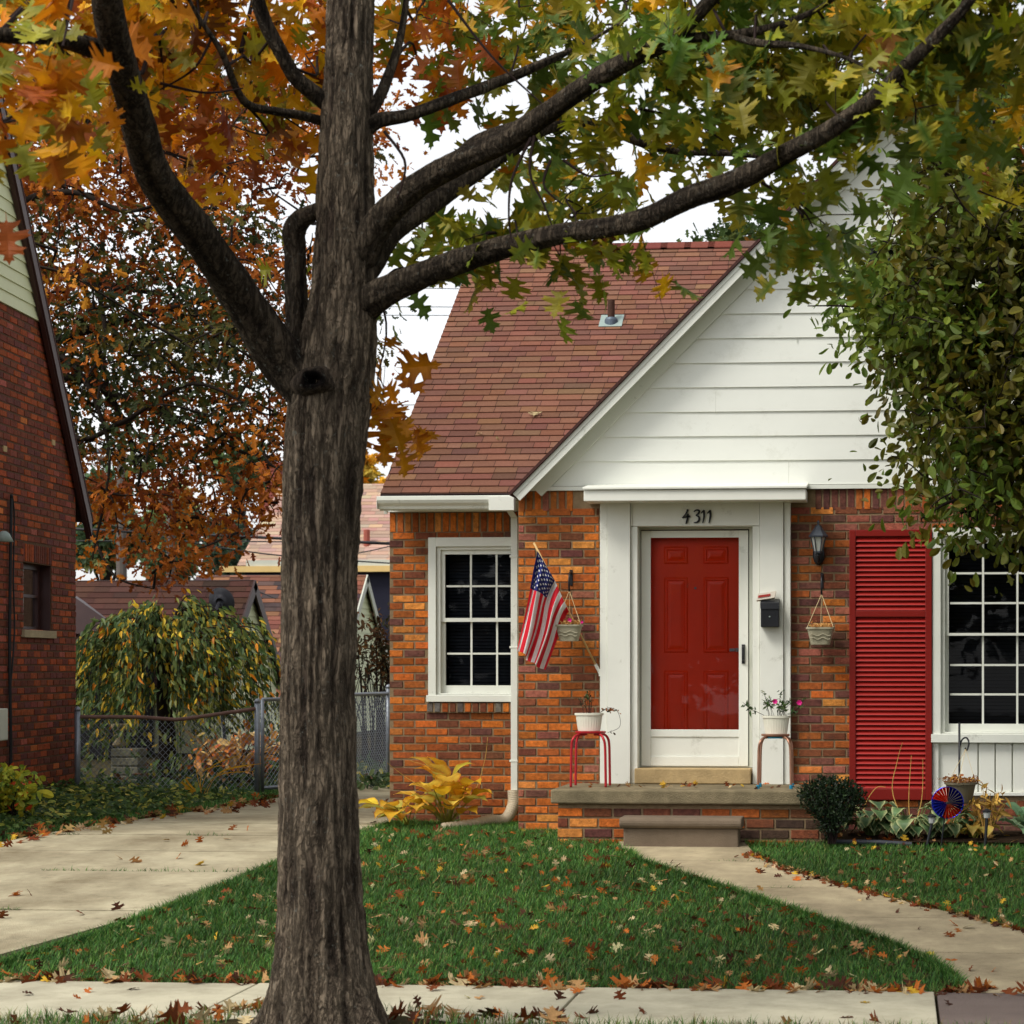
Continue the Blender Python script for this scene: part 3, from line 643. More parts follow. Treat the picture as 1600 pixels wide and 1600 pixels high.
# front door
YD = YG+.16; b = MB(); b.box(X_(1006, YD), X_(1164, YD), YD, YD+.045, Z_(1199, YD), Z_(832, YD))
fd = b.build('front_door', M['red'], H)
b = MB()
def raised(x0, x1, z0, z1):
    R = [(0, 0), (.012, -.009), (.024, -.009), (.034, -.001), (.06, -.011)]; V = []; F = []
    for o, y in R: V += [(x0+o, YD+y-.001, z0+o), (x1-o, YD+y-.001, z0+o), (x1-o, YD+y-.001, z1-o), (x0+o, YD+y-.001, z1-o)]
    for i in range(len(R)-1):
        for j in range(4): F.append((i*4+j, i*4+(j+1) % 4, i*4+4+(j+1) % 4, i*4+4+j))
    F.append(tuple(range(len(V)-4, len(V)))); b.add(V, F)
for pa, pb in ((1037.5, 1075), (1099, 1138.5)):
    for za, zb_ in ((881, 854), (1020, 902), (1178, 1048)): raised(X_(pa, YD), X_(pb, YD), Z_(za, YD), Z_(zb_, YD))
b.build('door_panel', M['red'], fd)
b = MB(); b.lathe((0, 0, 0), [(.011, 0), (.011, .006), (.007, .008), (.006, .004)], 14); 
for i, v in enumerate(b.v): b.v[i] = (X_(1086.5, YD)+v[0], YD-v[2], Z_(919, YD)+v[1])
b.build('peephole', M['steel'], fd)
b = MB(); z_ = Z_(1015.5, YD); b.box(X_(1140, YD), X_(1150, YD), YD-.012, YD-.001, z_-.012, z_+.012); b.tube([(X_(1150, YD), YD-.006, z_), (X_(1153, YD), YD-.05, z_)], .016, 12); b.build('door_knob', M['steel'], fd)
b = MB(); b.box(X_(994, YG), X_(1174.5, YG), YG-.13, YG+.2, SLT+.004, Z_(1200, YG)); b.build('door_sill', M['stone'], H, bevel=.008)

# --- porch
PX0, PX1 = XZ(861, 1240, 17.15)[0], XZ(1284, 1240, 17.1)[0]; PYF = 17.12
b = MB(); b.box(PX0, PX1, PYF, YG-.012, SLT-.112, SLT); por = b.build('porch_slab', M['slab'], H, bevel=.014)
b = MB(); b.cur = 0
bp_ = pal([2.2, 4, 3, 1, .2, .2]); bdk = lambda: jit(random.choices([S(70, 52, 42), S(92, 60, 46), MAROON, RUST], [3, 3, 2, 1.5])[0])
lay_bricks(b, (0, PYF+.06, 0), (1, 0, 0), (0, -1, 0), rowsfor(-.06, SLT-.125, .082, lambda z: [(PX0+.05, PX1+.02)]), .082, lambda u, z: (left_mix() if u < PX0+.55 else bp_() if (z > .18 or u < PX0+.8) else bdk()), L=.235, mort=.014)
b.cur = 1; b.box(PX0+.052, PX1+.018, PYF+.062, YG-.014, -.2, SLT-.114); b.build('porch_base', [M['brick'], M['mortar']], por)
sxa, sxb = XZ(968, 1300, 16.83)[0], XZ(1159, 1300, 16.83)[0]
b = MB(); zt = .207; yf = 16.80
pr = [(yf+.3, 0), (yf+.045, 0), (yf+.045, zt-.085), (yf+.02, zt-.08), (yf+.004, zt-.06), (yf, zt-.042), (yf+.004, zt-.022), (yf+.016, zt-.008), (yf+.035, zt), (yf+.3, zt)]
def stepx(y): return .02 if y > yf+.04 else 0
b.extr([(sxa+.028, y, z-.04 if z == 0 else z) for y, z in pr[:3]]+[(sxa+.028, yf+.3, zt-.085)], (sxb-sxa-.056, 0, 0))
b.extr([(sxa, y, z) for y, z in [(yf+.3, zt-.084)]+[(yf+.046, zt-.084)]+pr[3:]], (sxb-sxa, 0, 0))
tag(b.build('concrete_step', M['step'], base=((sxa+sxb)/2, 16.95, 0), bevel=.01), 'weathered grey concrete step with a rounded nose below the porch slab', 'step')

# --- windows
def window(x0, x1, Y, pys, pxr, cols, rows, parent=H, casing=None, bl=True, label=None):
    """pys: top of casing, glass top, meeting rail top/bottom, glass bottom, sill top, sill bottom (photo rows); x0,x1 casing; pxr glass left/right in metres"""
    z = [XZ(700, p_, Y)[1] for p_ in pys]; ct, gt, m1, m0, gb, st, sb = z; gl, gr = pxr; cw = (gl-x0)*.5
    b = MB(); b.frame(x0, x1, sb, ct, cw, Y-.03, Y+.12, wb=(st-sb)*.999, wt=(ct-gt)*.55)
    b.box(x0-.012, x1+.012, Y-.055, Y-.0305, sb+.002, st-.004)
    i0, i1, iz0, iz1 = x0+cw+.001, x1-cw-.001, st+.001, ct-(ct-gt)*.55-.001
    b.frame(i0, i1, iz0, iz1, (gl-i0)*.5, Y+.0, Y+.11, wb=.012, wt=(iz1-gt)*.4)
    w = b.build('window', M['white2'], parent, bevel=.003); tag(w, label)
    e = (gl-i0)*.5
    for (za, zb_, yo) in ((m0, iz1-(iz1-gt)*.4, .03), (iz0+.013, m1, .055)):
        top = yo == .03; g0, g1 = (m1, gt) if top else (gb, m0); b = MB()
        b.box(i0+e+.001, gl, Y+yo, Y+yo+.03, za, zb_-.001); b.box(gr, i1-e-.001, Y+yo, Y+yo+.03, za, zb_-.001)
        b.box(gl+.0005, gr-.0005, Y+yo, Y+yo+.03, g1, zb_-.001); b.box(gl+.0005, gr-.0005, Y+yo, Y+yo+.03, za, g0)
        cwid = (gr-gl)/cols
        for k in range(1, cols): b.box(gl+k*cwid-.0085, gl+k*cwid+.0085, Y+yo+.012, Y+yo+.022, g0, g1)
        for k in range(1, rows):
            zz = g0+(g1-g0)*k/rows
            for q in range(cols): b.box(gl+q*cwid+.0105, gl+(q+1)*cwid-.0105, Y+yo+.012, Y+yo+.022, zz-.0085, zz+.0085)
        s_ = b.build('sash', M['white2'], w)
        b = MB(); b.quad((gl-.004, Y+yo+.024, g0-.004), (gr+.004, Y+yo+.024, g0-.004), (gr+.004, Y+yo+.024, g1+.004), (gl-.004, Y+yo+.024, g1+.004)); b.build('pane', M['glass'], w)
    b = MB(); zz = gb
    while zz < gt-.01:
        b.obox((gl, Y+.2, zz), (gr-gl, 0, 0), (0, .02, .026), (0, .002, -.0012)); zz += .030
    b.build('blind', M['blind'], w)
    b = MB(); b.box(gl-.05, gr+.05, Y+.30, Y+.31, gb-.05, gt+.05); b.build('unlit_backing', M['dark'], w)  # near-black sheet standing in for the shade of the room behind
    return w
window(mwx0, mwx1, YM, (840, 866, 965.5, 971.5, 1071, 1085.5, 1096.8), (XZ(695.6, 1000, YM+.04)[0], XZ(816, 1000, YM+.04)[0]), 3, 2, label='narrow white sash window beside the downspout')
zz7 = (829, 852.5, 990, 994, 1129.3, 1144, 1158)
window(w0, w1, YG, zz7, (XZ(1482.5, 1000, YG+.04)[0], XZ(1806, 1000, YG+.04)[0]), 6, 3, label='wide white sash window beside the red shutter')
def pyz(z): return YH-FPX*(z-CZ)/np.dot(np.array([Xapex, YG, 0]), fwd)
zz0, zz1 = zb+6*exp_, zb+10*exp_; hh = zz1-zz0
gw = window(gwx0-.02, gwx1+.02, YG-.02, [YH-FPX*(z-CZ)/(YG-.02)*ray(700, 1000)[1] for z in (zz1+.02, zz1-.07, zz0+hh*.52, zz0+hh*.49, zz0+.12, zz0+.07, zz0-.0)], (gwx0+.11, gwx1-.11), 4, 2, label='small white sash window high in the gable')
b = MB(); zt_ = XZ(1500, 1158.5, YG)[1]; zb_ = wz0
b.box(w0, w1, YG+.02, YG+.1, zb_, zt_-.002); b.box(w0-.01, w1+.01, YG-.03, YG+.019, zb_, zb_+.03); b.box(w0, w0+.05, YG-.012, YG+.0195, zb_+.031, zt_-.01)
x = XZ(1503, 1200, YG)[0]
while x < w1-.05: b.box(x, x+.128, YG-.004, YG+.0195, zb_+.031, zt_-.01); x += .14
b.build('window_apron', M['white'], H, bevel=.004)
# --- shutters
def shutter(x0, x1, z0, z1, zr0, zr1):
    Y0, Y1 = YG-.045, YG-.012; w = (x1-x0)*.078; b = MB()
    b.frame(x0, x1, z0, z1, w, Y0, Y1, wb=.09, wt=.055); b.box(x0+w, x1-w, Y0+.001, Y1, zr0, zr1); s_ = b.build('shutter', M['shutterf'], H, bevel=.004)
    b = MB()
    for a, c in ((z0+.09, zr0), (zr1, z1-.055)):
        z = a+.004
        while z < c-.02: b.obox((x0+w+.001, Y0+.006, z), (x1-x0-2*w-.002, 0, 0), (0, .026, .030), (0, .004, .007)); z += .0405
    b.build('louvre', M['shutter'], s_)
    b = MB(); b.box(x0+w*.5, x1-w*.5, Y1+.0005, Y1+.006, z0+.02, z1-.02); b.build('backboard', M['shutterf'], s_)
shutter(XZ(1327, 1000, YG-.045)[0], XZ(1456, 1000, YG-.045)[0], XZ(1390, 1250, YG-.045)[1], XZ(1390, 827.5, YG-.045)[1], XZ(1390, 964, YG-.045)[1], XZ(1390, 954, YG-.045)[1])
shutter(w1+.01, w1+.7, XZ(1390, 1250, YG-.045)[1], XZ(1390, 827.5, YG-.045)[1], XZ(1390, 964, YG-.045)[1], XZ(1390, 954, YG-.045)[1])

# ================================================================ THE NEIGHBOUR'S BRICK HOUSE (left edge)
NX = (118-PPX)/FPX*23.05                      # its side wall: constant sideways distance, running away from the camera
A_R, A_F = rgt.copy(), fwd.copy()             # its own axes
def nw(f, z, off=0.): return A_F*f+A_R*(NX+off)+np.array([0, 0, z])       # a point on (or off) the side wall
def nhit(px, py, off=0.):
    d = ray(px, py); t = (NX+off)/np.dot(d, A_R); q = CAMP+t*d; return t, q[2]
nb = empty('neighbour_house', nw(21.5, 0, -1.5), 'dark red brick house with pale green gable siding at the left edge', 'house')
F1 = 23.05; f0r, z0r = nhit(0, 163, .06); f1r, z1r = nhit(134, 790, .06); slope = (z0r-z1r)/(f1r-f0r)
rk_z = lambda f: z0r-(f-f0r)*slope
sf, sz_ = nhit(68, 507); 
b = MB(); FN = F1-.21*28
wf0, wf1 = nhit(36, 900)[0], nhit(80, 900)[0]; wz0n, wz1n = nhit(57, 985)[1], nhit(57, 881)[1]
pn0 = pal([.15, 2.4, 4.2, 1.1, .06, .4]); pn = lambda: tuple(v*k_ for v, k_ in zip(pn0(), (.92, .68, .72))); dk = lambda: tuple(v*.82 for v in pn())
def rows_n():
    r = []; z = -.1
    while z < sz_-.01:
        fm = min(F1, f1r+(z1r-z)/slope-.0); cuts = [(wf0, wf1)] if wz0n < z+.03 < wz1n+.19 else []
        r.append((z, sub((FN, fm-.02 if z > z1r-.3 else F1), cuts))); z += .0715
    return r
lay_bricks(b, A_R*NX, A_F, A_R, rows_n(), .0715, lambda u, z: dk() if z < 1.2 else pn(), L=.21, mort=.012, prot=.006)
soldier(b, A_R*NX, A_F, A_R, wf0-.02, wf1+.02, wz1n, wz1n+.19, lambda u, z: dk(), w=.07)
b.cur = 1
def nquad(f0, f1, z0, z1, off=0.): b.obox(nw(f0, z0, off-.2), A_F*(f1-f0), A_R*.2, (0, 0, z1-z0))
nquad(FN, wf0, -.3, sz_); nquad(wf1, F1, -.3, min(sz_, rk_z(F1)-.05)); nquad(wf0, wf1, -.3, wz0n); nquad(wf0, wf1, wz1n, sz_)
# wedge of wall under the rake
ff = f1r-(sz_-z1r)/slope
b.extr([nw(F1-.001, rk_z(F1)-.06, -.2), nw(wf1, rk_z(F1)-.06, -.2), nw(wf1, sz_, -.2), nw(max(ff, wf1), sz_, -.2)], A_R*.2)
b.obox(nw(F1-.2, -.3, -6), A_R*5.8, A_F*.2, (0, 0, rk_z(F1)+.25))
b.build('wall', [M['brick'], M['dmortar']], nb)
b = MB(); z = sz_; e = .125
while z < rk_z(FN)-.1:
    fa, fb_ = f1r-(z-z1r)/slope-.02, f1r-(z+e-z1r)/slope-.02; fa = max(fa, FN+.02); fb_ = max(fb_, FN+.01)
    b.add([nw(FN, z, .028), nw(fa, z, .028), nw(fb_, z+e*1.05, .012), nw(FN, z+e*1.05, .012), nw(FN, z, 0), nw(fa, z, 0)], [(0, 1, 2, 3), (4, 5, 1, 0)]); z += e
b.extr([nw(FN, sz_, -.1), nw(f1r-(sz_-z1r)/slope, sz_, -.1), nw(FN, rk_z(FN), -.1)], A_R*.1)
b.build('gable_siding', M['cream'], nb)
b = MB()
for o0, o1, dz0, dz1 in ((.075, .095, -.17, .02), (.03, .0749, -.20, -.02)):
    b.extr([nw(FN-.3, rk_z(FN-.3)+dz0, o0), nw(f1r+.12, rk_z(f1r+.12)+dz0, o0), nw(f1r+.12, rk_z(f1r+.12)+dz1, o0), nw(FN-.3, rk_z(FN-.3)+dz1, o0)], A_R*(o1-o0))
b.build('rake_board', M['brown'], nb)
b = MB(); b.extr([nw(FN-.3, rk_z(FN-.3)+.021, .1), nw(f1r+.15, rk_z(f1r+.15)+.021, .1), nw(f1r+.15, rk_z(f1r+.15)+.06, .1), nw(FN-.3, rk_z(FN-.3)+.06, .1)], -A_R*7); b.build('roof', mat('neighbour_shingle', S(70, 46, 40), .95, .3, 20, .5, 80), nb)
b = MB(); b.obox(nw(wf0-.06, wz0n-.075, -.1), A_F*(wf1-wf0+.12), A_R*.14, (0, 0, .075)); sill_ = b
b = MB(); fw = .045
for f_, df, z_, dz_ in ((wf0, fw, wz0n, wz1n-wz0n), (wf1-fw*2, fw*2, wz0n, wz1n-wz0n), (wf0+fw, wf1-wf0-3*fw, wz0n, .04), (wf0+fw, wf1-wf0-3*fw, wz1n-.05, .05), (wf0+fw, wf1-wf0-3*fw, (wz0n+wz1n)/2, .03), (wf1-.012, .011, wz0n+.01, wz1n-wz0n-.02)):
    b.obox(nw(f_, z_, -.16), A_F*df, A_R*.05, (0, 0, dz_))
b.obox(nw(wf1-.014, wz0n+.002, -.109), A_F*.013, A_R*.10, (0, 0, wz1n-wz0n-.004))
nwn = b.build('window', M['brown'], nb)
b = MB(); b.quad(nw(wf0, wz0n, -.14), nw(wf1, wz0n, -.14), nw(wf1, wz1n, -.14), nw(wf0, wz1n, -.14)); b.build('pane', M['glass'], nwn)
b = MB(); b.obox(nw(wf0-.1, wz0n-.1, -.6), A_F*.9, A_R*.02, (0, 0, 1)); b.build('unlit_backing', M['dark'], nwn)  # black board in place of the unlit room, no fabric hangs here
sill_.build('sill', M['concrete'], nwn, bevel=.005)
cf, cz_ = nhit(16, 775, .03); b = MB()
b.tube(spline([nw(cf, -.05, .03), nw(cf+.0, .7, .035), nw(cf-.02, 1.6, .03), nw(cf+.015, cz_-.15, .035), nw(cf, cz_, .04)], 40), .016, 8)
b.tube(spline([nw(cf+.0, cz_, .05), nw(cf+.12, cz_-.2, .03), nw(cf+.1, cz_-.8, .028), nw(cf+.13, cz_-1.3, .028), nw(cf+.0, cz_-1.9, .028)], 30), .008, 6)
b.build('service_cable', M['cable'], nb)
mf, mz = nhit(2, 1130, .05); b = MB(); b.obox(nw(mf-.2, mz-.16, .002), A_F*.24, A_R*.10, (0, 0, .30)); b.build('meter_box', M['greytrim'], nb, bevel=.01)
b = MB(); f_, z_ = nhit(6, 838, .06); b.lathe(nw(f_, z_-.05, .06), [(.02, .1), (.05, .08), (.09, 0)], 14); b.build('eave_light', M['leadp'], nb, smooth=True)
for px, py in ((4, 705), (80, 695)):
    b = MB(); f_, z_ = nhit(px, py); b.obox(nw(f_, z_, .0), A_F*.1, A_R*.012, (0, 0, .055)); b.build('pale_brick', M['stone'], nb)

# ================================================================ YARD BEHIND
def wire(pts, r, label, sag=0., group='overhead cables'):
    P = [at(*p) for p in pts]; P = spline(P, 24); b = MB(); b.tube(P, r, 5); c = P.mean(0)
    return tag(b.build('overhead_cable', M['cable'], base=c), label, 'cable', group)
WG = 'overhead cables'
wire([(100, 826, 50), (370, 838, 50), (640, 851, 50)], .035, 'thickest black cable crossing in front of the pink shingled roof')
wire([(100, 845, 49), (370, 846, 49), (640, 848, 49)], .014, 'thin black cable just under the thickest one at the pink roof')
wire([(90, 800, 48), (250, 838, 48), (420, 866, 48), (640, 882, 48)], .016, 'thin black cable sagging across the lower pink roof edge')
wire([(540, 868, 46), (590, 858, 46), (640, 845, 46)], .012, 'short thin cable rising to the right across the pink roof')
wire([(200, 838, 47), (300, 880, 47), (430, 935, 45)], .013, 'thin grey cable dropping past the brown garage roof', .0)
for i, (a, c) in enumerate(((446, 452), (478, 480), (492, 493), (634, 632), (676, 674))):
    wire([(440, a, 60), (580, (a+c)/2, 60), (760, c, 60)], .011, ['highest thin cable against the pale sky right of the trunk', 'second highest thin cable against the pale sky', 'third thin cable against the pale sky beside the main roof', 'thin cable crossing the pale sky low beside the roof edge', 'lowest thin cable crossing the pale sky beside the roof edge'][i])
for px, py, z, top, lab in ((190, 930, 58, 690, 'weathered utility pole with a cross arm behind the rusty oak'), (267, 930, 66, 760, 'thinner utility pole further back behind the rusty oak')):
    p = at(px, top, z); b = MB(); b.tube([(p[0], p[1], 0), (p[0], p[1], p[2])], [.16, .12], 10)
    e = empty('utility_pole', (p[0], p[1], 0), lab, 'pole', 'utility poles'); b.build('post', M['pole'], e)
    b = MB(); b.obox(p+[-.9, -.2, -.5], (1.8, 0, 0), (0, .1, 0), (0, 0, .1)); b.build('cross_arm', M['pole'], e)
p = at(140, 706, 45); b = MB(); b.tube([p+[-1.2, 0, .05], p+[-.3, 0, .08], p], [.03, .03, .03], 6); b.tube([p+[-1.2, 0, .05], np.array([p[0]-1.2, p[1], 0])], [.06, .08], 8)
e = empty('street_lamp', (p[0]-1.2, p[1], 0), 'grey street lamp head on a long arm beside the neighbour roof', 'street lamp'); b.build('post', M['lead'], e)
b = MB(); b.obox(p+[-.25, -.1, -.04], (.62, 0, 0), (0, .2, 0), (0, 0, .1)); b.build('lamp_head', M['lead'], e, bevel=.03)

def gable_garage(name, label, zc, ridge_l, ridge_r, half, eave_h, roofpal, trim, wallm, pitch_px=None, group=None, cat='garage'):
    """ridge along x, its right gable end faces +x; ridge_l/r photo points of the ridge"""
    a = at(*ridge_l, zc); c = at(*ridge_r, zc); zr = (a[2]+c[2])/2; y = c[1]; x0, x1 = a[0], c[0]
    e = empty(name, ((x0+x1)/2, y, 0), label, cat, group)
    b = MB(); b.extr([(x1-.10, y-half, 0), (x1-.10, y+half, 0), (x1-.10, y+half, eave_h), (x1-.10, y, zr-.06), (x1-.10, y-half, eave_h)], (-(x1-x0)+.4, 0, 0))
    zz = .0
    while zz < zr-.15:
        hw = half if zz < eave_h else half*(zr-.1-zz)/(zr-eave_h); h2 = half if zz+.13 < eave_h else half*max(0.05, (zr-.1-zz-.13))/(zr-eave_h)
        b.add([(x1-.072, y-hw, zz), (x1-.072, y+hw, zz), (x1-.09, y+h2, zz+.13), (x1-.09, y-h2, zz+.13), (x1-.10, y-hw, zz), (x1-.10, y+hw, zz)], [(0, 1, 2, 3), (4, 5, 1, 0)]); zz += .13
    b.build('wall', wallm, e)
    dz = zr-eave_h; ov = .3; Ls = math.hypot(half+ov, dz*(half+ov)/half); s = np.array([0, half, dz])/math.hypot(half, dz); n = np.array([0, -s[2], s[1]])
    P0 = np.array([x0, y, zr])-s*Ls; b = MB(); b.cur = 0; shingles(b, P0, (1, 0, 0), s, n, x1-x0, Ls, .14, (.25, .5), roofpal)
    b.cur = 1; b.obox(P0-n*.03, (x1-x0, 0, 0), s*Ls, n*.028); s2 = s*[1, -1, 1]; n2 = n*[1, -1, 1]; P2 = np.array([x0, y, zr])-s2*Ls; b.obox(P2-n2*.03, (x1-x0, 0, 0), s2*Ls, n2*.045)
    b.build('roof', [M['shingle'], M['brown']], e)
    b = MB()
    for ss, nn in ((s, n), (s2, n2)): b.obox(np.array([x1, y, zr])-ss*Ls-nn*.16, (.03, 0, 0), ss*(Ls-.0), nn*.17)
    b.build('rake_board', trim, e); return e, y, x1, zr
dkp = lambda i, u: jit(random.choice([S(74, 48, 40), S(66, 44, 38), S(82, 54, 44)]), .1)
vrp = lambda i, u: jit(random.choice([S(126, 84, 64), S(108, 70, 58), S(80, 60, 58), S(138, 96, 72), S(94, 62, 54), S(70, 56, 56)]), .1)
pkp = lambda i, u: jit(random.choice([S(170, 140, 122), S(178, 150, 130), S(158, 128, 114), S(164, 136, 122)]), .05)
gable_garage('garage', 'garage with plain dark brown roof and pale siding gable behind the weeping tree', 36, (110, 908), (397, 906), 1.55, 1.35, dkp, M['brown'], M['cream'])
gable_garage('garage', 'garage with mottled brown shingle roof and cream siding behind the street tree', 46, (300, 897), (573, 900), 2.55, 1.0, vrp, M['greytrim'], M['cream'])
# lean-to roof at the left of the first garage
p = at(150, 952, 33); e = empty('shed', (p[0], p[1], 0), 'small brown roofed shed squeezed behind the neighbour house corner', 'shed')
b = MB(); q0, q1, q2, q3 = at(70, 900, 33.5), at(130, 938, 33.5), at(197, 990, 32.5), at(70, 990, 32.5)
b.extr([q0, q1, q2, q3], (0, .08, -.05)); b.build('roof', M['brown'], e); b = MB(); b.box(q3[0], q2[0]-.2, q2[1]+.3, q2[1]+1.8, 0, q2[2]-.1); b.build('wall', M['dark'], e)
# pink roofed house
zP = 66; a0, a1 = at(345, 884, zP), at(760, 884, zP); r0 = at(440, 757, zP+4); e = empty('pink_roof_house', (a0[0]+5, a0[1]+4, 0), 'house with faded pink shingle roof and cream fascia far behind the garages', 'house')
s = np.array([0, r0[1]-a0[1], r0[2]-a0[2]]); Ls = np.linalg.norm(s); s /= Ls; n = np.array([0, -s[2], s[1]]); LU = a1[0]-a0[0]; sk = (at(440, 757, zP+4)[0]-a0[0]-.5)/Ls
b = MB(); b.cur = 0; shingles(b, a0, (1, 0, 0), s, n, LU, Ls, .2, (.3, .7), pkp, clip=lambda v: .5+v*sk*.9)
b.cur = 1; b.extr([a0-n*.05+np.array([.5, 0, 0]), a0-n*.05+np.array([LU, 0, 0]), a0-n*.05+s*Ls+np.array([LU, 0, 0]), a0-n*.05+s*Ls+np.array([sk*Ls*.9+.5, 0, 0])], n*.045); b.build('roof', [M['shingle'], M['brown']], e)
b = MB(); b.box(a0[0], a1[0], a0[1]-.12, a0[1]-.02, a0[2]-.2, a0[2]-.02); b.build('fascia', M['yellowtrim'], e)
b = MB(); b.box(a0[0]+.8, a1[0], a0[1]-.06, a0[1]+.1, a0[2]-.02+.0, a0[2]+.16); b.build('gutter', M['greytrim'], e)
b = MB(); b.box(a0[0]+.7, a1[0], a0[1]+.2, a0[1]+8, 0, a0[2]-.18); b.build('wall', M['navy'], e)
b = MB(); cp = at(421, 728, zP+5); b.box(cp[0]-.36, cp[0]+.36, cp[1], cp[1]+.7, cp[2]-2.2, cp[2]); b.box(cp[0]-.42, cp[0]+.42, cp[1]-.06, cp[1]+.76, cp[2]+.001, cp[2]+.12)
b.color = (1, 1, 1); ch = b.build('chimney', mat('chimney_brick', S(136, 72, 62), .9, .3, 8, .4, 20), e)
b = MB(); pp = at(573, 866, zP+.6); b.lathe(pp, [(.1, 0), (.1, .75)], 10); vv = b.build('vent_pipe', mat('red_pipe', S(150, 80, 66), .8), e); b = MB(); b.lathe(pp, [(.35, -.1), (.2, .08), (.1, .1)], 12); b.build('flashing', M['white'], vv)
b = MB(); b.box(a1[0]-4.2, a1[0]-.2, a0[1]-.5, a0[1]-.3, 1.2, 1.3); b.box(a1[0]-4.2, a1[0]-.2, a0[1]-.5, a0[1]-.3, 2.0, 2.08)
for i in range(24): b.box(a1[0]-4.1+i*.16, a1[0]-4.06+i*.16, a0[1]-.42, a0[1]-.38, 1.301, 1.999)
b.build('porch_railing', M['brown'], e)
# satellite dish
p = at(346, 940, 29); e = empty('satellite_dish', (p[0], p[1], 0), 'dark grey satellite dish rising above the weeping tree', 'satellite dish')
dn = norm(np.array([.2, 1, .3])); ax = norm(np.cross([0, 0, 1.], dn)); ay = np.cross(dn, ax); b = MB(); V = [p-dn*.05]; F = []; k = 28
for r, o in ((.06, -.047), (.12, -.03), (.185, 0), (.19, .008)):
    for j in range(k): V.append(p+dn*o+ax*r*math.cos(2*math.pi*j/k)+ay*r*1.02*math.sin(2*math.pi*j/k))
for j in range(k): F.append((0, 1+j, 1+(j+1) % k))
for i in range(3):
    for j in range(k): F.append((1+i*k+j, 1+i*k+(j+1) % k, 1+(i+1)*k+(j+1) % k, 1+(i+1)*k+j))
b.add(V, F); b.build('reflector', M['dish'], e, smooth=True); b = MB(); b.tube([p-dn*.06, p-dn*.2-[0, 0, .1], (p[0], p[1]+.25, 0)], .025, 8); b.build('mast', M['dish'], e)
b = MB(); b.tube([p-[0, 0, .19], p+dn*.25-[0, 0, .16]], .01, 6); b.lathe(p+dn*.25-[0, 0, .18], [(.02, 0), (.025, .05), (.02, .08)], 8); b.build('feed_arm', M['dish'], e)

# ---------------------------------------------------------------- chain link fence and gate
def chain(name, A, B_, top, label, rust=False, rootname='chain_link_fence', posts=(0, 1), pole_h=.06, dia=.062, rw=.0029, frame=False):
    """A, B_: ground points; top(t) -> rail height over ground"""
    A, B_ = np.asarray(A, float), np.asarray(B_, float); Ln = np.linalg.norm(B_-A); u = (B_-A)/Ln
    e = empty(rootname, (A+B_)/2, label, 'gate' if frame else 'fence')
    for t in posts:
        q = A+u*Ln*t; h = top(t)+pole_h; b = MB(); b.tube([q-[0, 0, .1], q+[0, 0, h]], .03 if not frame else .021, 12)
        if not frame: b.lathe(q+[0, 0, h+.001], [(.033, 0), (.033, .02), (.02, .04), (.004, .048)], 12)
        b.build('post', M['steel'], e, smooth=True)
    ts = np.linspace(0, 1, 16); b = MB(); b.tube([A+u*Ln*t+[0, 0, top(t)] for t in ts], .021, 10); b.build('top_rail', M['rust'] if rust else M['steel'], e, smooth=True)
    if frame: b = MB(); b.tube([A+[0, 0, .06], B_+[0, 0, .06]], .021, 10); b.build('bottom_rail', M['steel'], e, smooth=True)
    b = MB(); hb = .05; x = -1.6; nrm = np.array([u[1], -u[0], 0])
    while x < Ln+1.6:
        for sg in (1, -1):
            P = []
            for k in range(60):
                z = hb+k*.02; xx = x+sg*(z-hb)*.95
                if 0 <= xx <= Ln and z <= top(xx/Ln)+.025: P.append(A+u*xx+[0, 0, z]+nrm*(.004*sg))
            if len(P) > 1: b.tube([P[0], P[-1]], rw, 3, cap=False)
        x += dia
    b.build('mesh_panel', M['steel'], e); return e
fA, fB = onG(121, 1250), onG(402, 1242)
hT = lambda p, py: CZ+(YH-py)/FPX*np.dot(p, fwd)
tl_ = [hT(fA, 1120), hT((fA+fB)/2, 1125), hT(fB, 1107)]
chain('fence', fA, fB, lambda t: float(np.interp(t, [0, .35, .55, 1], [tl_[0], tl_[0]-.01, tl_[1]-.0, tl_[2]])), 'chain link fence with a sagging rusty top rail in front of the weeping tree', rust=True)
gA = onG(410, 1240); gB = gA+fwd*1.2+rgt*.78; gB[2] = 0; chain('gate', gA, gB, lambda t: hT(gA, 1093)-.0, 'chain link gate standing open beside the driveway', rootname='chain_link_gate', frame=True, pole_h=.0)
rA, rB = onG(520, 1234), onG(600, 1225)+np.array([0, .6, 0]); rB2 = rB+(rB-rA)*.25
chain('fence2', rA, rB2, lambda t: 1.06, 'short chain link fence between the street tree and the brick corner', posts=(0, .7), dia=.055)

# ================================================================ PEOPLE'S THINGS ON AND AROUND THE PORCH
# wall lantern
p = onY(1278.5, 845, YG-.13); e = empty('wall_lantern', (p[0], YG, p[2]), 'grey carriage wall lantern on the brick right of the door', 'lantern')
b = MB(); b.lathe(p+[0, 0, .03], [(.078, 0), (.08, .012), (.05, .05), (.026, .088), (.026, .096), (.010, .100), (.008, .115), (.012, .122), (.003, .14)], 6); b.lathe(p+[0, 0, -.105], [(.028, 0), (.034, .01), (.034, .02), (.012, .021)], 6)
for j in range(6): g = j*math.pi/3; c_, s_ = math.cos(g), math.sin(g); b.tube([p+[.034*c_, .034*s_, -.085], p+[.062*c_, .062*s_, .03]], .005, 5)
b.build('lantern_cage', M['lantern'], e)
b = MB(); b.lathe(p+[0, 0, -.085], [(.030, 0), (.056, .113)], 6); b.build('lantern_glass', M['lglass'], e)
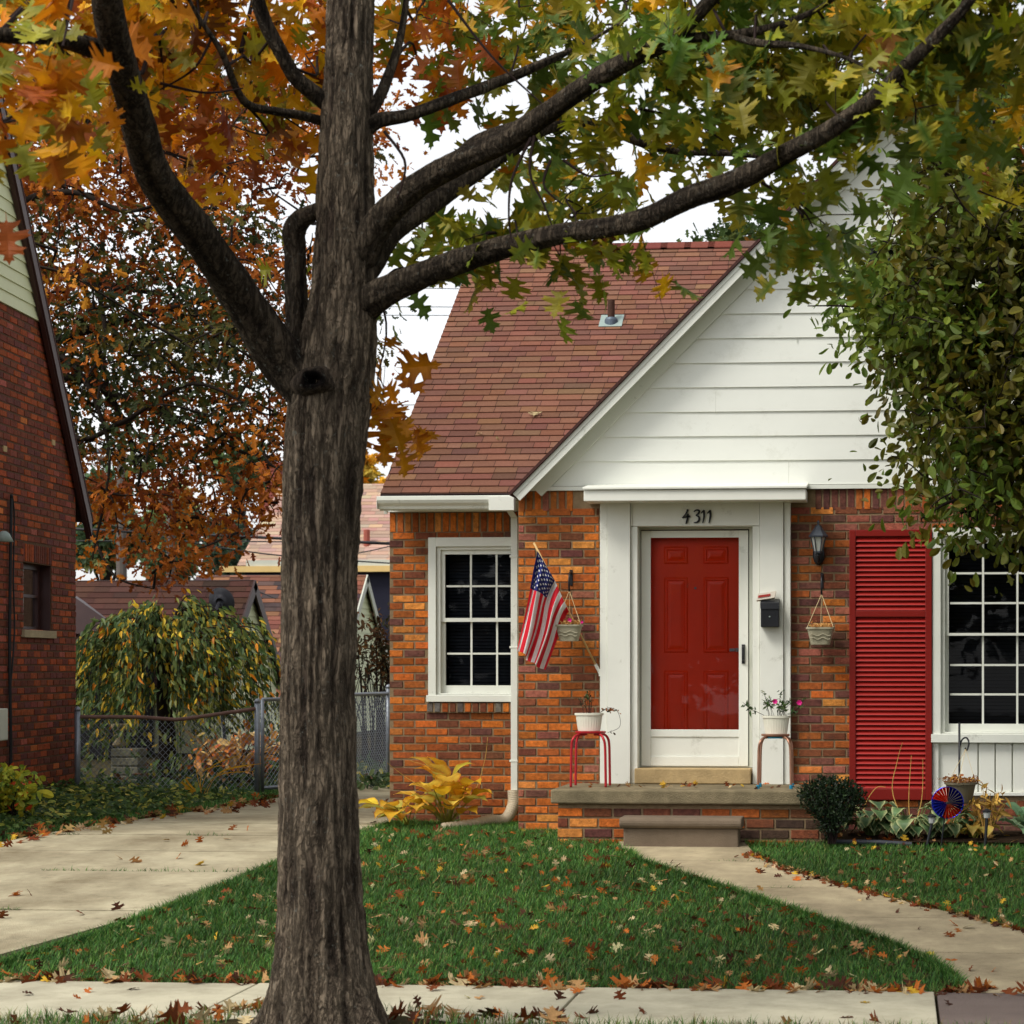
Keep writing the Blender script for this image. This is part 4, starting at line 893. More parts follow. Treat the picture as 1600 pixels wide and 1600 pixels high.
b = MB(); b.tube(spline([p+[0, 0, -.1], p+[0, -.0, -.14], p+[0, .05, -.17], p+[0, .10, -.14], p+[0, .12, -.08]], 20), .011, 8); b.lathe(p+[0, 0, -.135], [(.012, 0), (.02, .012), (.012, .03)], 8); b.lathe((0, 0, 0), [(.05, 0), (.05, .015), (.03, .025)], 18)
k = 18*3
for i in range(len(b.v)-k, len(b.v)): x, y, z = b.v[i]; b.v[i] = (p[0]+x, YG-.01-z, p[2]-.11+y*1.7)
b.build('bracket', M['black'], e, smooth=True)
# mailbox and mail
Yb = YP-.09; mx0, mx1 = X_(1188.5, Yb), X_(1217, Yb); mz0, mz1 = Z_(980, Yb), Z_(938, Yb)
e = empty('mailbox', ((mx0+mx1)/2, YP, mz0), 'black wall mailbox with a flap lid on the white door surround', 'mailbox')
b = MB(); b.box(mx0, mx1, Yb, YP-.002, mz0, mz1-.04); b.build('box_body', M['black'], e, bevel=.006)
b = MB(); b.extr([(mx0-.004, Yb-.008, mz1-.075), (mx0-.004, Yb-.002, mz1-.02), (mx0-.004, YP-.002, mz1+.012), (mx0-.004, YP-.002, mz1-.0), (mx0-.004, Yb+.004, mz1-.034)], (mx1-mx0+.008, 0, 0)); b.build('lid', M['black'], e, bevel=.004)
b = MB(); b.lathe((0, 0, 0), [(.007, 0), (.006, .006), (.003, .008)], 10)
for i, v in enumerate(b.v): b.v[i] = ((mx0+mx1)/2+v[0], Yb-.001-v[2], mz0+.085+v[1])
b.build('lock', M['leadp'], e)
q0 = onY(1182, 938, YP-.06); b = MB(); b.obox(q0, (.15, 0, .022), (0, .03, -.01), (.012, .004, .055)); b.cur = 1; b.obox(q0+[.012, -.003, .02], (.10, 0, .0147), (0, .002, 0), (.004, 0, .02)); tag(b.build('newspaper', [M['paper'], M['paperred']], base=q0), 'folded red and white paper sticking out above the mailbox', 'mail')

# stools
def stool(px0, px1, pyt, pyb, Y, m, feet, label):
    x0, x1 = XZ(px0, pyt, Y)[0], XZ(px1, pyt, Y)[0]; zt = XZ(px0, pyt, Y)[1]; cx = (x0+x1)/2; w = (x1-x0)/2-.012; e = empty('stool', (cx, Y+.13, SLT), label, 'stool', 'metal stools on the porch')
    b = MB(); b.lathe((cx, Y+.13, zt-.018), [(w*.9, 0), (w*.96, .004), (w*.98, .014), (w*.93, .018), (w*.9, .0165)], 28); b.build('seat', m, e, smooth=False)
    for yy in (Y, Y+.26):
        for sg in (-1, 1):
            b = MB(); b.tube(spline([(cx+sg*w*.3, Y+.13+(yy-Y-.13)*.35, zt-.026), (cx+sg*w*.72, Y+.13+(yy-Y-.13)*.7, zt-.028), (cx+sg*w*.95, yy, zt-.06), (cx+sg*(w+.006), yy, zt-.12), (cx+sg*(w+.01), yy, zt-.3), (cx+sg*(w+.012), yy, SLT+.004)], 30), .0105, 8); lg = b.build('leg', m, e, smooth=True)
            if feet: b = MB(); b.lathe((cx+sg*(w+.012), yy, SLT+.002), [(.014, 0), (.014, .025), (.011, .03)], 10); b.build('foot_cap', M['teal'], lg)
    if feet: b = MB(); b.lathe((cx, Y+.13, zt-.034), [(w*.7, 0), (w*.82, .0), (w*.82, .012), (w*.7, .012)], 24); b.build('seat_ring', M['teal'], e)
    return cx, Y+.13, zt
s1 = stool(892, 946.5, 1143, 1224, 17.42, M['stoolred'], False, 'red metal stool on the porch left of the door')
s2 = stool(1184.5, 1236, 1147.5, 1230, 17.36, M['copper'], True, 'copper coloured stool with blue feet on the porch right of the door')

def stems(b, c, n, r0, h, spread, rad=.002, seed=0, droop=0.):
    R = random.Random(seed); out = []
    for _ in range(n):
        a = R.uniform(0, 2*math.pi); s0 = c+np.array([math.cos(a), math.sin(a), 0])*R.uniform(0, r0); ln = h*R.uniform(.5, 1.1); d = np.array([math.cos(a), math.sin(a), 0])*spread*R.uniform(.2, 1)
        P = spline([s0, s0+d*.4+[0, 0, ln*.55], s0+d*.9+[0, 0, ln*(.9-droop*.3)], s0+d*1.25+[0, 0, ln*(1-droop)]], 9); b.tube(P, [rad]*8+[rad*.4], 4); out.append(P)
    return out
def leaves_on(name, paths, per, tmpl, size, palette, m, parent, w=None, lo=.3, spread=.01):
    P = []; D = []
    for q in paths:
        for _ in range(per):
            t = random.uniform(lo, 1)*(len(q)-1); i = int(t) if t < len(q)-1 else len(q)-2; P.append(q[i]+(q[i+1]-q[i])*(t-i)+RNG.normal(size=3)*spread); D.append(norm((q[i+1]-q[i])*.02+RNG.normal(size=3)))
    P = np.array(P); D = np.array(D); N = rand_dir(len(P))+[0, -.3, .7]
    return inst(name, tmpl[0], tmpl[1], frames(D, N, size*(1+.3*RNG.normal(size=len(P)))), P, pick(palette, len(P), w), m, parent)
GREEN = [S(54, 84, 36), S(78, 104, 48), S(96, 112, 66), S(42, 66, 34)]
def flower(name, c, r, parent):
    b = MB(); c = np.asarray(c)
    for j in range(6):
        a = j*math.pi/3; d = np.array([math.cos(a), -.35, math.sin(a)]); t = np.array([-math.sin(a), 0, math.cos(a)]); b.add([c, c+d*r*.6+t*r*.45, c+d*r+[0, -.002, 0], c+d*r*.6-t*r*.45], [(0, 1, 2, 3)])
    return b.build(name, M['petal'], parent)
def tubpot(cx, cy, z, rx, h, label, m, ribs=28, ry=.6, name='flower_pot', group=None):
    e = empty(name, (cx, cy, z), label, 'flower pot', group); b = MB(); k = 84; V = []; F = []
    prof_ = [(.80, 0), (.82, .01), (.97, h*.86), (1.0, h*.87), (1.06, h*.88), (1.06, h), (.98, h), (.96, h*.9), (.5, h*.88)]
    for r, zz in prof_:
        for j in range(k):
            a = 2*math.pi*j/k; q = 1+(.012*math.cos(ribs*a) if .005 < zz < h*.865 else 0); V.append((cx+rx*r*q*math.cos(a), cy+rx*ry*r*q*math.sin(a), z+zz))
    for i in range(len(prof_)-1):
        for j in range(k): F.append((i*k+j, i*k+(j+1) % k, (i+1)*k+(j+1) % k, (i+1)*k+j))
    F.append(tuple(range(k-1, -1, -1))); b.add(V, F); b.build('pot', m, e, smooth=False)
    b = MB(); b.lathe((cx, cy, z+h*.84), [(rx*.93, 0), (rx*.5, .012), (.002, .016)], 24, sy=ry); b.build('potting_soil', M['soil'], e); return e
e = tubpot(s1[0]-.012, s1[1], s1[2]+.002, .112, .145, 'white ribbed pot with a sparse trailing plant on the red stool', M['pwhite'], group='white pots on the stools')
c = np.array([s1[0]-.01, s1[1], s1[2]+.13]); b = MB(); P1 = stems(b, c, 9, .07, .17, .06, seed=3); tr = spline([c+[.09, -.03, .02], c+[.16, -.05, .06], c+[.23, -.06, .04], c+[.26, -.06, -.03], c+[.25, -.06, -.10], c+[.16, -.06, -.14]], 30); b.tube(tr, .0018, 4); tr2 = spline([c+[.09, -.03, .02], c+[.15, -.05, .05], c+[.18, -.06, .03]], 14); b.tube(tr2, .0018, 4); b.build('stem', M['twig'], e)
leaves_on('foliage', P1+[tr, tr2, tr2], 12, OVAL, .022, [S(78, 92, 50), S(64, 80, 44), S(150, 90, 50), S(70, 60, 40)], M['leaf'], e, spread=.006)
e = tubpot(s2[0]+.006, s2[1], s2[2]+.002, .108, .145, 'white ribbed pot with pink flowers on the copper stool', M['pwhite'], group='white pots on the stools')
c = np.array([s2[0], s2[1], s2[2]+.13]); b = MB(); P1 = stems(b, c, 12, .08, .19, .09, seed=8); tr = spline([c+[-.09, -.03, .02], c+[-.15, -.05, .05], c+[-.21, -.05, .08], c+[-.24, -.05, .11]], 16); tr3 = spline([c+[.08, -.03, .02], c+[.14, -.05, .04], c+[.2, -.05, .1], c+[.235, -.05, .15]], 16); b.tube(tr, .002, 4); b.tube(tr3, .002, 4); b.build('stem', M['twig'], e)
leaves_on('foliage', P1+[tr, tr, tr3, tr3], 13, LANCE, .034, GREEN, M['leaf'], e, spread=.008)
for fx, fy in ((1211, 1096), (1249, 1098)): flower('flower', onY(fx, fy, s2[1]-.06), .024, e)

# hanging pots
def hanging(px, pyhook, pyrim, pybot, hw, label, seed, petals=0):
    Y = YG-.17; rim = onY(px, pyrim, Y); rx = (XZ(px+hw, pyrim, Y)[0]-rim[0]); h = rim[2]-onY(px, pybot, Y)[2]
    hk = onY(px+2, pyhook, YG-.06); e = empty('hanging_pot', rim-[0, 0, h], label, 'hanging pot', 'hanging pots on the brick wall')
    k = 40; V = []; F = []; prof_ = [(.66, 0), (.68, .004), (.94, h*.88), (1.03, h*.89), (1.03, h), (.95, h), (.93, h*.92), (.4, h*.9)]; b = MB()
    sq = lambda a: 1/max(abs(math.cos(a))**4+abs(math.sin(a))**4, 1e-6)**.25
    for r, zz in prof_:
        for j in range(k): a = 2*math.pi*j/k; V.append((rim[0]+rx*r*sq(a)*.98*math.cos(a), rim[1]+rx*.75*r*sq(a)*math.sin(a), rim[2]-h+zz))
    for i in range(len(prof_)-1):
        for j in range(k): F.append((i*k+j, i*k+(j+1) % k, (i+1)*k+(j+1) % k, (i+1)*k+j))
    F.append(tuple(range(k-1, -1, -1))); F.append(tuple((len(prof_)-1)*k+j for j in range(k))); b.add(V, F)
    for o in (.35, .55):   # raised wavy lines on the face
        W = [(rim[0]+rx*t*(.7+.28*o), rim[1]-rx*.75*(.70+.26*o)-.004, rim[2]-h+h*(o+.05*math.sin(t*7))) for t in np.linspace(-.85, .85, 24)]; b.tube(W, .0035, 5)
    b.build('pot', M['terra'], e)
    top = hk+[0, -.05, -.10]; b = MB()
    for dx, dy in ((-.9, -.3), (.9, -.3), (0, .6)): b.tube([top, rim+[dx*rx, dy*rx, .0]], .0028, 5)
    b.build('string', M['string'], e)
    b = MB(); P1 = stems(b, rim-[0, 0, .015], 70, rx*.7, .055, .03, .0025, seed, droop=.3); b.build('dry_stem', mat('straw', S(206, 156, 88), .9, .3, 20), e)
    leaves_on('dry_foliage', P1, 2, LANCE, .022, [S(196, 146, 84), S(170, 110, 60), S(214, 170, 110)], M['dleaf'], e)
    for i in range(petals): flower('flower', rim+[[.02, -.09, .035], [rx*1.0, -.05, .02]][i], .02-.006*i, e)
    w = empty('plant_hook', (hk[0], YG, hk[2]), label.replace('grey-green hanging pot', 'black iron hook holding the pot'), 'hook', 'plant hooks on the brick wall')
    b = MB(); b.obox(hk+[-.012, .045, -.05], (.024, 0, 0), (0, .012, 0), (0, 0, .13)); b.build('back_plate', M['black'], w); b = MB(); b.tube(spline([hk+[0, .045, .05], hk+[0, -.0, .06], hk+[0, -.05, .03], hk+[0, -.07, -.04], hk+[0, -.05, -.10], hk+[0, -.03, -.09]], 24), .008, 8); b.build('hook_arm', M['black'], w, smooth=True)
hanging(889, 905, 976, 1002, 21.5, 'grey-green hanging pot of dry plants beside the flag', 5, 2)
hanging(1282, 910, 980, 1007.5, 22.5, 'grey-green hanging pot of dry plants below the wall lantern', 6)

# flag on its pole
pT, pB = onY(834, 848, 17.72), onY(937, 1051, YG-.03)
pl = empty('flag_pole', pB, 'thin wooden flag pole slanting out from the door surround', 'flag pole'); b = MB(); b.tube([pB, pT], .0085, 10); b.build('pole', M['wood'], pl, smooth=True)
b = MB(); b.tube([pB+norm(pT-pB)*.0, pB+norm(pT-pB)*.08], .014, 10); b.obox(pB+[-.005, -.02, -.03], (.03, 0, 0), (0, .04, 0), (0, 0, .06)); b.build('bracket', M['white'], pl)
def hoist(s): return pT+(pB-pT)*s
def psz(px, py): # share of the pole at a photo point
    return (px-834)/(937-834)
E0 = spline([(840, 861), (832, 895), (824, 935), (813, 985), (807, 1012)], 60); E1 = spline([(889, 956), (884, 962), (876, 980), (866, 1008), (851, 1047)], 60); EM = spline([(867, 907), (860, 922), (853, 944), (845, 985), (829, 1034)], 60)
sA, sB = psz(840, 0), psz(889, 0)
yA, yB = hoist(sA)[1], hoist(sB)[1]
def fl_p(u, v):
    k = v*59; i = min(int(k), 58); f = k-i; e0, em, e1 = [E[i]*(1-f)+E[i+1]*f for E in (E0, EM, E1)]
    uc = 7/13; q = e0*(1-u/uc)+em*(u/uc) if u < uc else em*(1-(u-uc)/(1-uc))+e1*((u-uc)/(1-uc))
    Y = yA+(yB-yA)*u; Y0 = Y+(.06*v)*(1-u)
    px = q[0]+min(v*4, 1)*1.6*math.sin(u*19+v*2.5)*(.4+v); return onY(px, q[1]+min(v*4, 1)*1.2*math.sin(u*15+1), Y0-.035+min(v*5, 1)*(.035*math.sin(u*13+v*1.6+.5)+.018*math.sin(u*27-v*3)))
b = MB(); NU, NV = 104, 70; b.v = []; G = {}
for i in range(NU+1):
    for j in range(NV+1): G[i, j] = len(b.v); b.v.append(tuple(fl_p(i/NU, j/NV))); b.c.append((1, 1, 1))
for i in range(NU):
    for j in range(NV):
        st = int(i/NU*13); canton = st < 7 and j/NV < .4
        b.f.append((G[i, j], G[i+1, j], G[i+1, j+1], G[i, j+1])); b.m.append(2 if canton else (0 if st % 2 == 0 else 1))
b.cur = 1
def fnorm(u, v): 
    a = np.array(fl_p(u, v)); d1 = np.array(fl_p(u+.01, v))-a; d2 = np.array(fl_p(u, v+.01))-a; n = norm(np.cross(d1, d2)); return n if n[1] < 0 else -n
for r in range(9):
    for q in range(6 if r % 2 == 0 else 5):
        u = (r+1)/10*7/13; v = ((q*2+1) if r % 2 == 0 else (q*2+2))/12*.4; n = fnorm(u, v)*.004; pts = []
        for k in range(10):
            a = k*math.pi/5; R_ = (.024 if k % 2 == 0 else .010); pts.append(np.array(fl_p(max(.002, u-math.cos(a)*R_*1.15), max(.002, v+math.sin(a)*R_*.75)))+n)
        b.add([np.array(fl_p(u, v))+n*1.2]+pts, [(0, 1+k, 1+(k+1) % 10) for k in range(10)])
tag(b.build('flag', [M['fred'], M['fwhite'], M['fblue']], base=pT, smooth=True), 'red white and blue striped flag with stars hanging from the slanting pole', 'flag')

# ================================================================ PLANTS BY THE HOUSE
def hosta(c, n, ln, wd, palf, label, name='hosta', stalks=0, up=.6, seed=1, arc=(0, 2*math.pi), margin=None, petiole=1.0, group=None, fl=None, bnd=(1., 2.), th0=1., cup=.35):
    R = random.Random(seed); e = empty(name, c, label, 'plant', group); c = np.asarray(c, float); NI, NJ = 8, 7; V = []; F = []; C = []; pt = MB()
    for k in range(n):
        a = R.uniform(*arc); tilt = R.uniform(.25, 1)*up; L_ = ln*R.uniform(.7, 1.15); W_ = wd*R.uniform(.8, 1.15); d = np.array([math.cos(a), math.sin(a), 0]); sd_ = np.array([-math.sin(a), math.cos(a), 0])
        pl_ = petiole*L_*R.uniform(.5, 1.3); P0 = c+d*R.uniform(0, .05); el = .35+tilt*1.0; P1 = P0+pl_*(d*math.cos(el)+np.array([0, 0, 1])*math.sin(el))
        pt.tube(spline([P0, P0*.5+P1*.5+[0, 0, .02], P1], 6), .0045, 5, S(150, 150, 60) if fl else S(110, 130, 70)); col0 = palf(R); base = len(V); bend = R.uniform(*bnd); th = el*th0; q = P1.copy(); roll = R.uniform(-.5, .5)
        for i in range(NI+1):
            t = i/NI; w = W_*(math.sin(math.pi*min(1, t*.93+.07)**.75))*.5*(1-t**6); w = max(w, .001)
            nrm = np.array([0, 0, 1])*math.cos(th)-d*math.sin(th)
            for j in range(NJ+1):
                s_ = -1+2*j/NJ; edge = abs(s_); V.append(q+sd_*w*s_*math.cos(roll*.5)+nrm*(w*cup*s_*s_+.006*math.sin(t*16+k)*edge+w*.3*roll*s_))
                if margin is not None: m_ = max(0, (max(edge, t**2.5*.9)-.62+R.uniform(-.07, .07))/.3); m_ = min(1, m_); C.append(np.array(col0)*(1-m_)+np.array(margin)*m_)
                elif fl: t2 = max(0, min(1, (max(edge, t)-.72)/.28))*R.uniform(.3, 1); C.append(np.array(col0)*(1-t2)+np.array(fl)*t2)
                else: C.append(np.array(col0)*(.92+.12*((j % 2))))
            q = q+(d*math.cos(th)+np.array([0, 0, 1])*math.sin(th))*L_/NI; th -= bend/NI
            q[2] = max(q[2], .02)
        for i in range(NI):
            for j in range(NJ): F.append((base+i*(NJ+1)+j, base+i*(NJ+1)+j+1, base+(i+1)*(NJ+1)+j+1, base+(i+1)*(NJ+1)+j))
    V = np.array(V)-c; me = raw_mesh('foliage', V, np.array(F).ravel(), [4]*len(F), M['leaf'], None, np.clip(np.array(C), .002, 1), True); link('foliage', me, e); pt.build('petiole', M['leaf'], e)
    if stalks:
        b = MB()
        for st in stalks: b.tube(spline([c]+[np.array(p_) for p_ in st], 20), [.005-.003*i/19 for i in range(20)], 5, S(196, 156, 84))
        b.build('flower_stalk', M['dleaf'], e)
    return e
ylw = lambda R: jit(R.choice([S(250, 204, 60), S(244, 190, 52), S(236, 208, 90), S(226, 176, 50), S(190, 190, 90), S(250, 212, 84)]), .08)
hc = np.array([XZ(690, 1285, 18.55)[0], 18.55, .02])
G1 = 'yellow hosta clumps at the house corner'
hosta(hc+[.05, .05, 0], 32, .23, .20, ylw, 'large golden yellow autumn hosta in front of the brick corner by the drain hose', seed=4, up=1.15, petiole=1.45, fl=S(206, 130, 50), arc=(-3.3, .3), bnd=(.8, 1.7), th0=.8,
      stalks=[[onY(700, 1215, 18.5), onY(640, 1188, 18.4)], [onY(740, 1240, 18.6), onY(757, 1190, 18.6), onY(762, 1152, 18.6)], [onY(672, 1240, 18.45), onY(635, 1215, 18.4), onY(605, 1192, 18.3)]])
hosta(hc+[-.27, -.1, 0], 13, .23, .19, ylw, 'browning yellow hosta flopping over the driveway edge', seed=9, up=.5, petiole=1.1, fl=S(170, 100, 46), arc=(2.0, 5.2), bnd=(.8, 1.6), th0=.6)
vg = lambda R: jit(R.choice([S(92, 124, 84), S(80, 112, 76), S(104, 132, 88)]), .07); mg = S(206, 208, 150)
GV = 'variegated hostas under the shutter'
for i, (px, py, Y, n, sd, lab) in enumerate(((1362, 1306, 17.32, 22, 21, 'cream-edged green hosta nearest the boxwood'), (1424, 1308, 17.26, 26, 22, 'cream-edged green hosta in the middle below the shutter'), (1478, 1312, 17.25, 18, 23, 'cream-edged green hosta in front of the pinwheel'))):
    q = onY(px, py, Y); hosta((q[0], Y+.12, .03), n+30, .155, .125, vg, lab, seed=sd, up=.95, margin=mg, arc=(-3.6, .5), bnd=(2.0, 3.0), th0=.5, group=GV, petiole=1.35, cup=.12, stalks=[[onY(1395, 1240, 17.5), onY(1402, 1190, 17.5), onY(1410, 1160, 17.45)], [onY(1420, 1250, 17.5), onY(1424, 1180, 17.5)], [onY(1440, 1250, 17.5), onY(1442, 1185, 17.5)]] if i == 1 else ([[onY(1350, 1265, 17.4), onY(1368, 1232, 17.4), onY(1384, 1230, 17.4)]] if i == 0 else 0))
yg = lambda R: jit(R.choice([S(212, 190, 84), S(190, 176, 78), S(160, 150, 70)]), .08); q = onY(1522, 1308, 17.25)
hosta((q[0], 17.35, .03), 18, .15, .13, yg, 'fading yellow hosta between the pinwheel and the garden light', seed=31, up=.8, petiole=.8, fl=S(170, 120, 60), bnd=(1.4, 2.2), th0=.4)
pg = lambda R: jit(R.choice([S(120, 150, 112), S(104, 136, 100), S(134, 160, 120)]), .06); q = onY(1612, 1300, 17.35)
hosta((q[0], 17.45, .03), 22, .22, .13, pg, 'pale green hosta at the right end of the bed', seed=41, up=.75, petiole=.8)

# boxwood
q = onY(1300, 1316, 17.0); q[2] = 0; e = empty('boxwood_shrub', q, 'small dark green boxwood shrub beside the porch slab', 'shrub'); b = MB(); tips = []
for k in range(34):
    a = random.uniform(0, 6.28); r = random.uniform(.05, .25); P = spline([q+[random.uniform(-.03, .03), random.uniform(-.03, .03), 0], q+[r*.4*math.cos(a), r*.4*math.sin(a), .2], q+[r*math.cos(a), r*math.sin(a), random.uniform(.28, .47)]], 8); b.tube(P, [.007-.0007*i for i in range(8)], 5); tips.append(P)
b.build('stem', M['twig'], e)
n = 5200; u = rand_dir(n); rr = RNG.random(n)**.4; cl = np.array([[.0, 0, .34], [-.12, -.02, .36], [.13, .02, .35], [0, -.08, .26], [.08, .03, .4], [-.05, .02, .42], [-.02, -.05, .14], [-.2, 0, .4], [.2, 0, .37]]); cr = np.array([.19, .14, .14, .17, .12, .11, .09, .07, .07]); ci = RNG.choice(len(cl), n, p=np.array([5, 3, 3, 4, 2, 2, 1, .7, .7])/21.4)
P = q+cl[ci]+u*rr[:, None]*cr[ci][:, None]; P[:, 2] = np.maximum(P[:, 2], .04)
inst('foliage', OVAL[0], OVAL[1], frames(u*.6+RNG.normal(size=(n, 3))*.7+[0, 0, .4], rand_dir(n), .024*(1+.25*RNG.normal(size=n))), P, pick([S(30, 46, 26), S(40, 58, 32), S(24, 38, 24), S(56, 72, 38)], n, [4, 3, 3, 1]), M['leaf'], e)
b = MB()
# pinwheel
q = onY(1480.5, 1254, 17.02); e = empty('pinwheel', (q[0]-.06, q[1], 0), 'shiny blue and red foil pinwheel on a stake among the hostas', 'pinwheel'); b = MB(); R_ = .122; k = 26
for j in range(k):
    a0, a1 = 2*math.pi*j/k, 2*math.pi*(j+.92)/k; am = (a0+a1)/2; b.cur = 1 if (0.2 < am % 6.283 < 0.2) or 1.55 < am < 3.0 or 4.25 < am < 5.75 else 0
    p0, p1, p2, p3 = [q+np.array([r*math.cos(a), y, r*math.sin(a)]) for r, a, y in ((.012, a0, -.012), (R_, a0, -.0), (R_, a1, -.032), (.012, a1, -.02))]; b.quad(p0, p1, p2, p3)
V = []; b.cur = 0; b.tube([q+np.array([R_*math.cos(t), -.015, R_*math.sin(t)]) for t in np.linspace(0, 2*math.pi, 40)], .004, 6); b.build('foil_wheel', [M['foilb'], M['foilr']], e)
b = MB(); b.tube([q+[0, .01, 0], q+[-.02, .02, -.1], (q[0]-.05, q[1]+.01, -.02)], .006, 6); b.build('stake', M['black'], e); b = MB(); b.lathe(q+[0, -.03, -.008], [(.014, 0), (.014, .014)], 10); b.build('hub', M['black'], e)
# garden lights
def glight(px, py0, py1, Y, lean, label):
    a = onY(px, py1, Y); t = onY(px+lean, py0, Y); e = empty('garden_light', (a[0], Y, 0), label, 'garden light', 'path lights in the bed'); b = MB(); b.tube([(a[0], Y, -.02), t-[0, 0, .05]], .012, 8); b.build('stake', M['black'], e); b = MB(); b.lathe(t-[0, 0, .05], [(.022, 0), (.03, .045)], 10); b.build('lens', M['lamp'], e); b = MB(); b.lathe(t-[0, 0, .004], [(.036, 0), (.036, .01), (.008, .026)], 12); b.build('cap', M['black'], e)
glight(1448, 1276, 1312, 17.05, 8, 'black path light leaning in front of the middle hosta'); glight(1539, 1268, 1312, 17.05, 3, 'black path light standing upright beside the yellow hosta')
# shepherd hook and hanging pot
q = onY(1499, 1300, 17.5); tp = onY(1498, 1129, 17.5); e = empty('shepherd_hook', (q[0], 17.5, 0), 'black iron shepherd hook in front of the wide window', 'plant hook'); b = MB()
b.tube([(q[0], 17.5, -.05), (q[0], 17.5, tp[2])], .009, 8); hx_ = onY(1506, 1160, 17.5); b.tube(spline([(q[0], 17.5, tp[2]-.2), (q[0]+.02, 17.5, tp[2]-.14), (q[0]+.055, 17.49, tp[2]-.12), (q[0]+.075, 17.48, tp[2]-.16), (q[0]+.06, 17.48, tp[2]-.22), (q[0]+.045, 17.48, tp[2]-.2)], 24), .007, 7); b.build('rod', M['black'], e, smooth=True)
rim = onY(1501, 1222, 17.35); e = empty('hanging_pot', rim-[0, 0, .16], 'round brown hanging pot of dead plants on the shepherd hook', 'hanging pot'); b = MB(); b.lathe(rim-[0, 0, .165], [(.085, 0), (.09, .01), (.118, .145), (.13, .147), (.13, .165), (.12, .165), (.115, .14), (.02, .14)], 30); b.build('pot', mat('pot_brown', S(96, 88, 68), .6, .1, 8), e)
b = MB(); tpx = np.array([q[0]+.05, 17.46, tp[2]-.21])
for a in (0.3, 2.4, 4.5): b.tube([tpx, rim+[.122*math.cos(a), .122*math.sin(a), 0]], .002, 4)
b.build('string', M['string'], e); b = MB(); P1 = stems(b, rim-[0, 0, .02], 46, .1, .085, .07, .0022, 12, droop=.5); b.build('dry_stem', M['dleaf'] if False else mat('dead_stem', S(140, 92, 56), .9, .3, 20), e); leaves_on('dry_foliage', P1, 4, OVAL, .026, [S(150, 98, 50), S(190, 140, 60), S(120, 76, 44)], M['dleaf'], e)
b = MB(); q = onY(1555, 1300, 17.2); e = empty('withered_perennial', (q[0]-.05, 17.3, 0), 'withered tan perennial stalks under the brown hanging pot', 'plant'); P1 = stems(b, np.array([q[0]-.07, 17.3, 0]), 16, .04, .5, .10, .003, 77, droop=.25); b.build('stem', mat('straw_dark', S(170, 134, 70), .9, .3, 20), e); leaves_on('foliage', P1, 7, LANCE, .07, [S(180, 140, 60), S(150, 120, 60), S(200, 160, 80)], M['dleaf'], e)

# ================================================================ TREES
def spline_px(pts, n):     # (px, py, depth, width px) -> points and radii
    P = spline(pts, n); X = np.array([at(p[0], p[1], p[2]) for p in P]); R = P[:, 3]*P[:, 2]/FPX/2*.95; return X, R
def bark_tube(V, F, C, P, R, seg, rough=1., seed=0, flare=None, pale=1.):
    """one limb with ridged bark, appended to V, F, C"""
    k = len(P); t = norm(np.gradient(P, axis=0)); a = np.cross(t[0], [0, 1., 0]); a = norm(a); base = len(V)
    s = np.concatenate([[0], np.cumsum(np.linalg.norm(np.diff(P, axis=0), axis=1))]); g = np.arange(seg)*2*np.pi/seg; rows = []; cols = []
    for i in range(k):
        a = norm(a-t[i]*np.dot(a, t[i])); b_ = np.cross(t[i], a); r = R[i]
        cx, sy = np.cos(g), np.sin(g); rm = max(r, .03)
        wob = .35*vnoise(np.stack([cx*2+seed, sy*2, np.full(seg, s[i]*2.2)], -1), seed)
        q = np.stack([cx*rm*30+wob*2, sy*rm*30, np.full(seg, s[i]*3.2+seed*7)], -1); n1 = 1-np.abs(2*vnoise(q, seed+1)-1)
        q2 = np.stack([cx*rm*75+9, sy*rm*75, np.full(seg, s[i]*13+seed)], -1); n2 = 1-np.abs(2*vnoise(q2, seed+2)-1); n3 = vnoise(np.stack([cx*rm*160, sy*rm*160, np.full(seg, s[i]*55)], -1), seed+3)
        lump = vnoise(np.stack([cx*1.3+seed, sy*1.3, np.full(seg, s[i]*2.5)], -1), seed+4)-.5
        d = rough*(.013*(n1-.55)+.007*(n2-.5)+.004*(n3-.5))*min(1, r/.06)+lump*r*.10; rr = r+d
        if flare is not None: rr = rr+flare(g, P[i], r)
        rows.append(P[i]+rr[:, None]*(cx[:, None]*a+sy[:, None]*b_))
        m = np.clip((n1-.45)*1.6+(n3-.5)*.5+.3, 0, 1)[:, None]; cols.append((np.array(S(62, 53, 45))*(1-m)+np.array(S(108, 96, 81))*m)*pale)  # crevice shade in the vertex colour: low relief dark, ridges light
    V.extend(np.concatenate(rows)); C.extend(np.concatenate(cols))
    for i in range(k-1):
        for j in range(seg): F.append((base+i*seg+j, base+i*seg+(j+1) % seg, base+(i+1)*seg+(j+1) % seg, base+(i+1)*seg+j))
    F.append(tuple(base+(k-1)*seg+j for j in range(seg)))
Z0 = 10.35
oak = empty('street_oak', (TREE[0], TREE[1], float(gz(TREE[0], TREE[1]))), 'big street oak with a thick grey trunk and yellow-green and orange leaves', 'tree')
V, F, C = [], [], []
trunk = [(507, 1690, Z0, 150), (505, 1610, Z0, 148), (503, 1540, Z0, 143), (501, 1450, Z0, 134), (498, 1300, Z0, 124), (497, 1100, Z0, 117), (500, 900, Z0, 117), (506, 720, Z0, 124), (515, 620, Z0, 128), (527, 540, Z0, 118), (535, 460, Z0, 104), (538, 400, Z0, 96), (540, 250, Z0, 84), (545, 100, Z0, 73), (548, 0, Z0, 70), (551, -200, Z0, 60), (556, -480, Z0, 44), (560, -800, Z0, 22)]
P, R = spline_px(trunk, 520)
gt = float(gz(TREE[0], TREE[1]))
